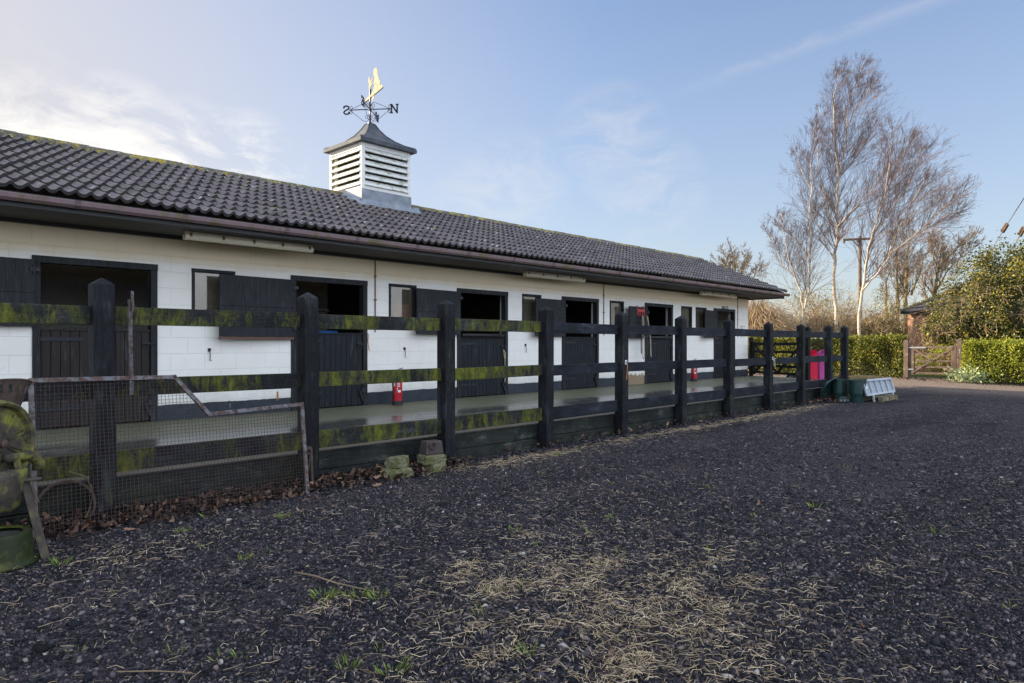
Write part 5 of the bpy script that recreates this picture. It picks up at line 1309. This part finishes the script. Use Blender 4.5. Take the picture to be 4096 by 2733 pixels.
ell = [((3985, 1245), 35.2, 1.5, 2.3, 2.15), ((4130, 1200), 35.4, 1.7, 2.6, 2.35), ((3850, 1285), 35.0, 1.1, 1.4, 1.6), ((3790, 1335), 35.3, .8, .85, 1.05), ((4060, 1150), 35.8, 1.2, 1.5, 1.2), ((4330, 1180), 35.8, 2, 3.2, 2.7)]
Pa, E_ = [], []
for (px, py), X_, a, b, c in ell:
    cc = at_x(px, py, X_); E_.append((np.array(cc), np.array([a, b, c])))
for k, (cc, ax) in enumerate(E_):
    n_ = int(9500*ax[1]*ax[2]/4); d = rng.normal(size=(n_, 3)); d /= np.linalg.norm(d, axis=1)[:, None]
    cl = rng.normal(size=(130, 3)); cl /= np.linalg.norm(cl, axis=1)[:, None]; cl *= rng.uniform(.72, 1.08, 130)[:, None]
    pts = cl[rng.integers(0, 130, n_)]+rng.normal(0, .095, (n_, 3))
    Pa.append(cc+pts*ax)
P = np.concatenate(Pa); P = P[P[:, 2] > .05]; leaves('foliage', P, .088, M['ivy_leaf'], ivy, asp=.75, face=(-.45, .35, .30))
m = MB()
for (cc, ax) in E_[:5]:
    for k in range(70):
        d = Vector((rnd.gauss(0, 1), rnd.gauss(0, 1), rnd.gauss(0.25, .8))).normalized(); p0 = Vector(cc)+Vector((d.x*ax[0], d.y*ax[1], d.z*ax[2]))*rnd.uniform(.3, .85)
        if p0.z > .2: grow(m, p0, Vector((d.x-.2, d.y, d.z*.5-.05)).normalized(), rnd.uniform(.6, 1.3), .014, 1, dict(scr, max=2, rmin=.006, bias=Vector((0, 0, -1)), bw=(.1, .12, .15)))
m.build('bramble_stems', M['twig_brown'], ivy)
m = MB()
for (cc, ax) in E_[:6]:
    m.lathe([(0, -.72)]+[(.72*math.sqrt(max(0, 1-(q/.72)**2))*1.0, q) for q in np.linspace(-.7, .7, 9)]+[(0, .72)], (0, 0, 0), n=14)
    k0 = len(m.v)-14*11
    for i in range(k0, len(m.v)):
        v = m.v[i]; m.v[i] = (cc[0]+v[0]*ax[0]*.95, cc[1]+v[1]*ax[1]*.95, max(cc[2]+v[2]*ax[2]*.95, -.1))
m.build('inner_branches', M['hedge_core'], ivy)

# utility pole and overhead wires
pp = at_d(3440, 954, 43.0)
pole = thing('utility_pole', 'wooden utility pole with a crossarm standing among the birch trees', 'utility pole', (pp.x, pp.y, 0))
m = MB(); m.tube([(pp.x, pp.y, -.1), (pp.x, pp.y, pp.z+.15)], [.13, .09], 10); m.build('pole', M['pole_wood'], pole, smooth=True)
aL, aR = at_d(3372, 960, 43.3), at_d(3490, 955, 42.6)
m = MB(); m.bar(aL, aR, .11, .13); m.bar(aL.lerp(aR, .3), Vector((pp.x, pp.y, pp.z-.6)), .05, .05); m.build('crossarm', M['pole_wood'], pole)
for f in (.04, .5, .96):
    p = aL.lerp(aR, f); m = MB(); m.lathe([(0, -.22), (.05, -.2), (.07, -.13), (.05, -.10), (.07, -.08), (.04, 0), (0, 0)], p, n=10); m.build('insulator', M['insulator_brown'], pole)
for (p0, ins, p1, lab) in (((3950, 1025), (4019, 912), (4300, 470), 'overhead wire with a brown insulator, the left of two above the ivy bush'), ((4045, 1010), (4087, 926), (4290, 540), 'overhead wire with a brown insulator, at the right edge above the ivy bush')):
    a, b, c = at_d(*p0, 34), at_d(*ins, 33), at_d(*p1, 29)
    t = thing('overhead_wire', lab, 'wire', a); m = MB(); m.tube([a, b, b.lerp(c, .5)+Vector((0, 0, -.05)), c], .02, 5); m.build('wire', M['wire_grey'], t)
    d = (c-b).normalized(); s_ = d.orthogonal().normalized(); m = MB()
    for q in (-1, 1):
        m.obox(b+s_*.055*q, d*.24, s_*.045, d.cross(s_)*.06)
    m.build('insulator', M['insulator_brown'], t, bevel=.02)

# ------------------------------------------------------------------ loose things on the yard
t0_, f0_ = (1 + 5**.5)/2, None
ico = np.array([(-1, t0_, 0), (1, t0_, 0), (-1, -t0_, 0), (1, -t0_, 0), (0, -1, t0_), (0, 1, t0_), (0, -1, -t0_), (0, 1, -t0_), (t0_, 0, -1), (t0_, 0, 1), (-t0_, 0, -1), (-t0_, 0, 1)])/1.9
icof = [(0,11,5),(0,5,1),(0,1,7),(0,7,10),(0,10,11),(1,5,9),(5,11,4),(11,10,2),(10,7,6),(7,1,8),(3,9,4),(3,4,2),(3,2,6),(3,6,8),(3,8,9),(4,9,5),(2,4,11),(6,2,10),(8,6,7),(9,8,1)]
def yard_points(n, d0, d1, power=1.0):
    """random points over the yard, thinning out away from where the picture is taken"""
    d = d0*(d1/d0)**(rng.random(n)**power); l = rng.uniform(-.83, .83, n)
    P = np.stack([d*VX+l*d*RX, d*VY+l*d*RY], 1)
    return P[(P[:, 1] < 6.08) | (P[:, 0] > 21.6)]
octa = np.array([(1, 0, 0), (0, 1, 0), (-1, 0, 0), (0, -1, 0), (0, 0, 1), (0, 0, -1)], float)
octf = [(0, 1, 4), (1, 2, 4), (2, 3, 4), (3, 0, 4), (1, 0, 5), (2, 1, 5), (3, 2, 5), (0, 3, 5)]
def stones(name, P, smin, smax, lbl, amin=0, amax=1, sink=.25, fine=False):
    N = len(P); s = smin+(smax-smin)*rng.random(N)**3.2
    tv, tf = (octa, octf) if fine else (ico, icof)
    V = tv[None]+rng.uniform(-.38, .38, (N, len(tv), 3)) if fine else tv[None]*(1+rng.uniform(-.46, .34, (N, 12, 1)))
    sc = s[:, None]*np.stack([rng.uniform(.7, 1.4, N), rng.uniform(.6, 1.1, N), rng.uniform(.5, .9, N)], 1)
    V = V*sc[:, None, :]; a = rng.uniform(0, 6.28, N); ca, sa = np.cos(a)[:, None], np.sin(a)[:, None]
    x, y = V[:, :, 0]*ca-V[:, :, 1]*sa, V[:, :, 0]*sa+V[:, :, 1]*ca
    gz = np.array([ground_z(px, py) for px, py in P])
    V = np.stack([x+P[:, :1], y+P[:, 1:], V[:, :, 2]+(gz+sc[:, 2]*(.5-sink))[:, None]], 2)
    tag(np_mesh(name, V, tf, M['gravel_stone'], attr=rng.uniform(amin, amax, N)), lbl, 'gravel', kind='stuff')
lg = yard_points(260000, 2.5, 12.0)
bare_ = (np.sin(lg[:, 0]*1.3+lg[:, 1]*.7)+np.sin(lg[:, 1]*2.9-lg[:, 0]*.4+1.0)+.8*np.sin(lg[:, 0]*3.1+2.0)) 
lg = lg[rng.random(len(lg)) < np.clip(.72+.28*bare_, .25, 1)]
stones('loose_gravel', lg, .0042, .0135, 'dark loose chippings of the gravel yard in the foreground', fine=True)
stones('angular_gravel', yard_points(16000, 2.5, 9.0), .006, .017, 'angular dark stones among the chippings of the gravel yard')
stones('coarse_gravel', yard_points(8000, 2.6, 24, .8), .008, .024, 'larger pinkish and grey stones strewn over the gravel yard', .45, 1)
lumps = yard_points(420, 2.8, 9); stones('gravel_lumps', lumps, .014, .034, 'clods of dark planings among the gravel', 0, .6)
# the little ridge of chippings against the edging
n = 9000; P = np.stack([rng.uniform(.3, 17.5, n), 6.02-np.abs(rng.normal(0, .13, n))], 1); stones('edge_chippings', P, .007, .028, 'dark chippings piled along the foot of the fence', 0, .9, .1)
def straws(name, P, L0, L1, lbl, zs=.012):
    """flattened stalks, each bent once somewhere along its length"""
    N = len(P); L = L0+(L1-L0)*rng.random(N)**1.6; a = rng.uniform(0, 6.28, N); w = rng.uniform(.0005, .0013, N)
    kink = rng.normal(0, .20, N)*(rng.random(N) < .35); f = rng.uniform(.25, .75, N); a2 = a+kink
    z = rng.uniform(.006, zs+.014, N)+np.array([ground_z(x, y) for x, y in P]); zt = rng.normal(0, .006, (N, 2)); V = []
    p0 = P; p1 = P+np.stack([np.cos(a), np.sin(a)], 1)*(L*f)[:, None]; p2 = p1+np.stack([np.cos(a2), np.sin(a2)], 1)*(L*(1-f))[:, None]
    z0, z1, z2 = z, z+zt[:, 0]+.004, z+zt[:, 1]
    for p, zz, aa in ((p0, z0, a), (p1, z1, (a+a2)/2), (p2, z2, a2)):
        o = np.stack([-np.sin(aa), np.cos(aa)], 1)*w[:, None]
        V += [np.concatenate([p-o, zz[:, None]], 1), np.concatenate([p, (zz+w*1.3)[:, None]], 1), np.concatenate([p+o, zz[:, None]], 1)]
    V = np.stack(V, 1)
    tag(np_mesh(name, V, [(0, 3, 4, 1), (1, 4, 5, 2), (3, 6, 7, 4), (4, 7, 8, 5)], M['straw'], attr=rng.uniform(0, 1, N)), lbl, 'straw', kind='stuff')
cl = [(1.5, 4.85, .28, .16, 130), (2.2, 5.1, .5, .14, 90), (1.0, 4.4, .3, .3, 70), (2.80, 2.95, .34, .14, 150), (3.30, 2.75, .35, .18, 150), (2.85, 1.70, .30, .24, 170), (3.05, 2.05, .32, .14, 180), (2.0, 2.4, .25, .20, 70), (2.35, 1.85, .32, .18, 160), (3.9, 2.3, .5, .4, 130), (2.8, 2.3, .9, .75, 560), (3.2, 1.5, .35, .3, 170), (2.6, 1.35, .3, .25, 220), (4.4, 3.6, 1.0, .8, 400)]
for k in range(70): cl.append((rnd.gauss(2.8, .7), rnd.gauss(2.2, .65), .08, .05, rnd.randint(15, 60)))
P = np.concatenate([np.stack([rng.normal(x, a, n), rng.normal(y, b, n)], 1) for x, y, a, b, n in [(q[0], q[1], q[2], q[3], int(q[4]*1.35)) for q in cl]])
straws('straw_scatter', P, .009, .088, 'pale straw scattered thickly over the foreground gravel', .02)
P = yard_points(2600, 2.6, 11); straws('loose_straw', P, .014, .095, 'single straws lying thinly over the whole yard')
n = 2000; P = np.stack([rng.choice([5.6, 6.6, 8.4, 10.0, 11.8, 13.2, 15], n)+rng.normal(0, .55, n), 5.72-np.abs(rng.normal(0, .20, n))], 1); straws('swept_straw', P, .03, .14, 'dull straw swept along the foot of the fence', .03)
# oak leaves
ov = np.array([(0, -.5, 0), (.16, -.30, .02), (.09, -.18, .03), (.24, .0, .05), (.12, .12, .03), (.22, .30, .05), (0, .5, .02), (-.22, .30, .05), (-.12, .12, .03), (-.24, .0, .05), (-.09, -.18, .03), (-.16, -.30, .02)])
def oak(name, P, z, size, lbl, flat=.5):
    N = len(P); a, b, c = rand_frames(N, flat); s = size*rng.uniform(.55, 1.3, N)[:, None, None]
    cv = rng.uniform(-.5, 2.6, N)[:, None, None]
    o = ov[None]*np.ones((N, 1, 1)); o = np.concatenate([o[:, :, :2], o[:, :, 2:]*cv+(o[:, :, 1:2]**2)*cv*.5], 2)*s
    V = np.stack([P[:, 0], P[:, 1], z], 1)[:, None, :]+o[:, :, :1]*a[:, None]+o[:, :, 1:2]*b[:, None]+o[:, :, 2:]*c[:, None]
    tag(np_mesh(name, V, [tuple(range(12))], M['leaf_litter'], attr=rng.uniform(0, 1, N)), lbl, 'leaves', kind='stuff')
n = 2600; x = np.concatenate([rng.uniform(.6, 3.4, 1500), rng.uniform(3.3, 5.3, 800), rng.uniform(5.3, 17, 300)]); y = 6.05-np.abs(rng.normal(0, .17, n)); z = .01+np.abs(rng.normal(0, .022, n))+np.clip(.06-(6.05-y)*.2, 0, .05)
oak('leaf_litter', np.stack([x, y], 1), z, .075, 'brown fallen oak leaves drifted against the foot of the fence', .7)
n = 500; x = rng.normal(17.4, .35, n); y = rng.normal(5.95, .12, n); oak('leaf_heap', np.stack([x, y], 1), .02+np.abs(rng.normal(0, .06, n)), .08, 'heap of brown leaves between the last fence posts and the green pots', .8)
n = 1400; x = 31.2-np.abs(rng.normal(0, 1.1, n)); y = rng.uniform(-2, 16, n); oak('hedge_leaves', np.stack([x, y], 1), np.array([ground_z(a, b) for a, b in zip(x, y)])+.02, .11, 'brown leaves fallen on the gravel along the hedges', .4)
n = 60; P = yard_points(n, 2.8, 9); oak('stray_leaves', P, np.full(len(P), .02), .05, 'stray brown leaves lying on the yard', .4)
# grass tufts
def tufts(name, spots, lbl):
    V = []
    for x, y, r_, n in spots:
        for k in range(n):
            a = rnd.uniform(0, 6.28); q = r_*math.sqrt(rnd.random()); L = rnd.uniform(.02, .06); bx, by = x+q*math.cos(a), y+q*math.sin(a); le = rnd.uniform(.2, .9)*L; w = .0015
            V.append([(bx-w*math.sin(a), by+w*math.cos(a), 0), (bx+w*math.sin(a), by-w*math.cos(a), 0), (bx+le*.5*math.cos(a)+w*math.sin(a)*.7, by+le*.5*math.sin(a)-w*math.cos(a)*.7, L*.6), (bx+le*math.cos(a), by+le*math.sin(a), L*.85)])
    V = np.array(V); tag(np_mesh(name, V, [(0, 1, 2, 3)], M['grass_blade'], attr=rng.uniform(0, 1, len(V))), lbl, 'grass', kind='stuff')
def ov_(x, y): p = at_z(x*4096/2350, y*4096/2350); return p.x, p.y
tufts('grass_tufts', [(*ov_(745, 1372), .06, 60), (*ov_(820, 1370), .06, 50), (*ov_(868, 1372), .05, 40), (*ov_(650, 1190), .05, 40), (*ov_(560, 1285), .04, 26), (*ov_(1210, 1500), .04, 34), (*ov_(800, 1530), .05, 30), (*ov_(900, 1545), .06, 34), (*ov_(140, 1295), .06, 36), (*ov_(1405, 1190), .05, 20), (*ov_(735, 1115), .08, 40), (*ov_(1785, 935), .12, 90), (*ov_(1280, 1045), .05, 30), (*ov_(420, 1222), .05, 24), (*ov_(1870, 1165), .05, 22)]+[(float(a), float(b), .04, 8) for a, b in yard_points(26, 2.7, 9)], 'small green grass tufts sprouting from the gravel')
a, b, c = (Vector((*ov_(*q), .018)) for q in ((676, 1320), (770, 1345), (870, 1368)))
t = thing('fallen_stick', 'long thin tan stick lying on the gravel by the grass tufts', 'stick', b); m = MB(); m.tube([a, a.lerp(b, .5)+Vector((.006, 0, .006)), b, b.lerp(c, .5), c], [.006, .0055, .005, .004, .0028], 6); m.build('stick', M['twig_wood'], t, smooth=True)
a, b = (Vector((*ov_(*q), .015)) for q in ((270, 1550), (440, 1552)))
t = thing('fallen_stick', 'thin straight yellowish stick at the bottom left edge of the gravel', 'stick', a); m = MB(); m.tube([a, a.lerp(b, .5)+Vector((0, .004, .004)), b], [.0032, .003, .002], 6); m.build('stick', M['twig_wood'], t)

# ------------------------------------------------------------------ sky, sun, camera
SUN_AZ = R(-24.0)      # measured from +Y towards +X
SUN_EL = R(17.5)
w = bpy.data.worlds.new('World'); S.world = w; w.use_nodes = True; nt = w.node_tree; nt.nodes.clear()
class WT(NT):
    def __init__(s, t): s.t = t
W = WT(nt); tc = W.n('ShaderNodeTexCoord'); D = tc.outputs['Generated']; W.pos = D
sky = W.n('ShaderNodeTexSky', sky_type='NISHITA'); sky.sun_disc = False; sky.sun_elevation = SUN_EL; sky.sun_rotation = SUN_AZ; sky.air_density = 1.0; sky.dust_density = 1.0; sky.ozone_density = 2.6
def wdot(vec):
    nd = W.n('ShaderNodeVectorMath', operation='DOT_PRODUCT'); W.put(nd.inputs[0], D); nd.inputs[1].default_value = Vector(vec).normalized(); return nd.outputs['Value']
def pdir(x, y): return Vector(ray(x*4096/2350, y*4096/2350))
def blob(x, y, r0, r1): return W.ramp(wdot(pdir(x, y)), [(math.cos(R(r1)), 0.0), (math.cos(R(r0)), 1.0)])
# stretched noise for wisps
dx, dy, dz = W.xyz(D)
vs = W.map(D, scale=(1, 1, 2.6))
n1 = W.noise(4.2, 8, .62, vs, .8); n2 = W.noise(11, 7, .65, W.map(D, scale=(1, 1, 2.2), loc=(3, 1, 2)), 1.2)
nn_ = W.math('ADD', W.math('MULTIPLY', n1, .65), W.math('MULTIPLY', n2, .35))
mx = lambda a, b: W.math('MAXIMUM', a, b)
mu = lambda a, b: W.math('MULTIPLY', a, b)
bank = mx(mx(mx(blob(40, 350, 1, 6), blob(270, 330, .8, 4.5)), mx(blob(430, 375, .5, 3.6), blob(-200, 330, 3, 9))), mx(blob(560, 400, .4, 3), blob(150, 345, .6, 4.5)))
c1 = mu(bank, W.ramp(nn_, [(.43, 0.0), (.57, 1.0)]))
thinm = mx(mx(blob(1190, 425, .3, 2.6), blob(1490, 440, .2, 2.6)), mx(blob(1120, 455, .3, 2.6), blob(1400, 325, .2, 1.6)))
c2 = mu(thinm, W.ramp(n2, [(.36, 0.0), (.66, .8)]))
a_, b_ = pdir(1730, 150), pdir(2150, 0); gn_ = a_.cross(b_).normalized()
con = mu(W.ramp(W.math('ABSOLUTE', W.math('ADD', wdot(gn_), mu(W.math('SUBTRACT', n2, .5), .025))), [(.0, 1.0), (.011, 0.0)]), W.ramp(wdot(a_+b_), [(math.cos(R(13)), 0.0), (math.cos(R(5)), .18)]))
con = mu(con, W.ramp(n2, [(.36, .45), (.60, 1.0)]))
veil = mu(W.ramp(wdot((math.sin(SUN_AZ)*.97, math.cos(SUN_AZ)*.97, .24)), [(.30, 0.0), (.62, .42), (.93, 1.0)]), W.ramp(dz, [(-.05, 1.0), (.8, .6)]))
# unseen bright cloud added behind the camera, fill for the shaded wall and yard
back = W.ramp(wdot((-.35, -.80, .45)), [(.05, 0.0), (.55, 1.0)])
cb = mu(back, W.ramp(W.noise(2.3, 7, .6, W.map(D, scale=(1, 1, 1.6), loc=(4, 0, 0)), .4), [(.36, .25), (.58, 1.0)]))
SKY_S, CLOUD, VEIL, BACK = .085, 4.4, 2.8, 10.2
def sc(col, k): return tuple(c*k for c in col)
hz = W.mix(W.ramp(dz, [(.0, .58), (.5, .07)]), W.mix(1.0, sky.outputs[0], (1.06, 1.0, 1.03), 'MULTIPLY'), sc((.88, .90, .96), 2.6))
col = W.mix(veil, hz, sc((1.0, .895, .80), VEIL))
col = W.mix(c1, col, sc((1.0, .97, .93), CLOUD)); col = W.mix(mu(c2, .36), col, sc((1.0, .95, .90), 3.9)); col = W.mix(con, col, sc((.95, .96, 1.0), 3.6))
col = W.mix(cb, col, sc((.87, .955, 1.11), BACK))
bg = W.n('ShaderNodeBackground'); W.put(bg.inputs['Color'], col); bg.inputs['Strength'].default_value = SKY_S
ow = W.n('ShaderNodeOutputWorld'); nt.links.new(bg.outputs[0], ow.inputs['Surface'])
sl_ = bpy.data.lights.new('sun', 'SUN'); sl_.energy = 5.0; sl_.angle = R(.55); sl_.color = (1.0, .84, .62)
so = bpy.data.objects.new('sun', sl_); COL.objects.link(so)
sd = Vector((math.sin(SUN_AZ)*math.cos(SUN_EL), math.cos(SUN_AZ)*math.cos(SUN_EL), math.sin(SUN_EL)))
so.rotation_euler = sd.to_track_quat('Z', 'Y').to_euler()
cam = bpy.data.cameras.new('camera'); co = bpy.data.objects.new('camera', cam); COL.objects.link(co)
cam.lens = 24; cam.sensor_width = 36; cam.shift_y = (HY-1366.5)/4096; cam.clip_end = 2000; cam.clip_start = .05
co.location = (0, 0, CAMH); co.rotation_euler = (R(90), 0, YAW-R(90)); S.camera = co
S.view_settings.view_transform = 'Standard'; S.view_settings.look = 'None'; S.view_settings.exposure = 1.53; S.view_settings.gamma = 1.0
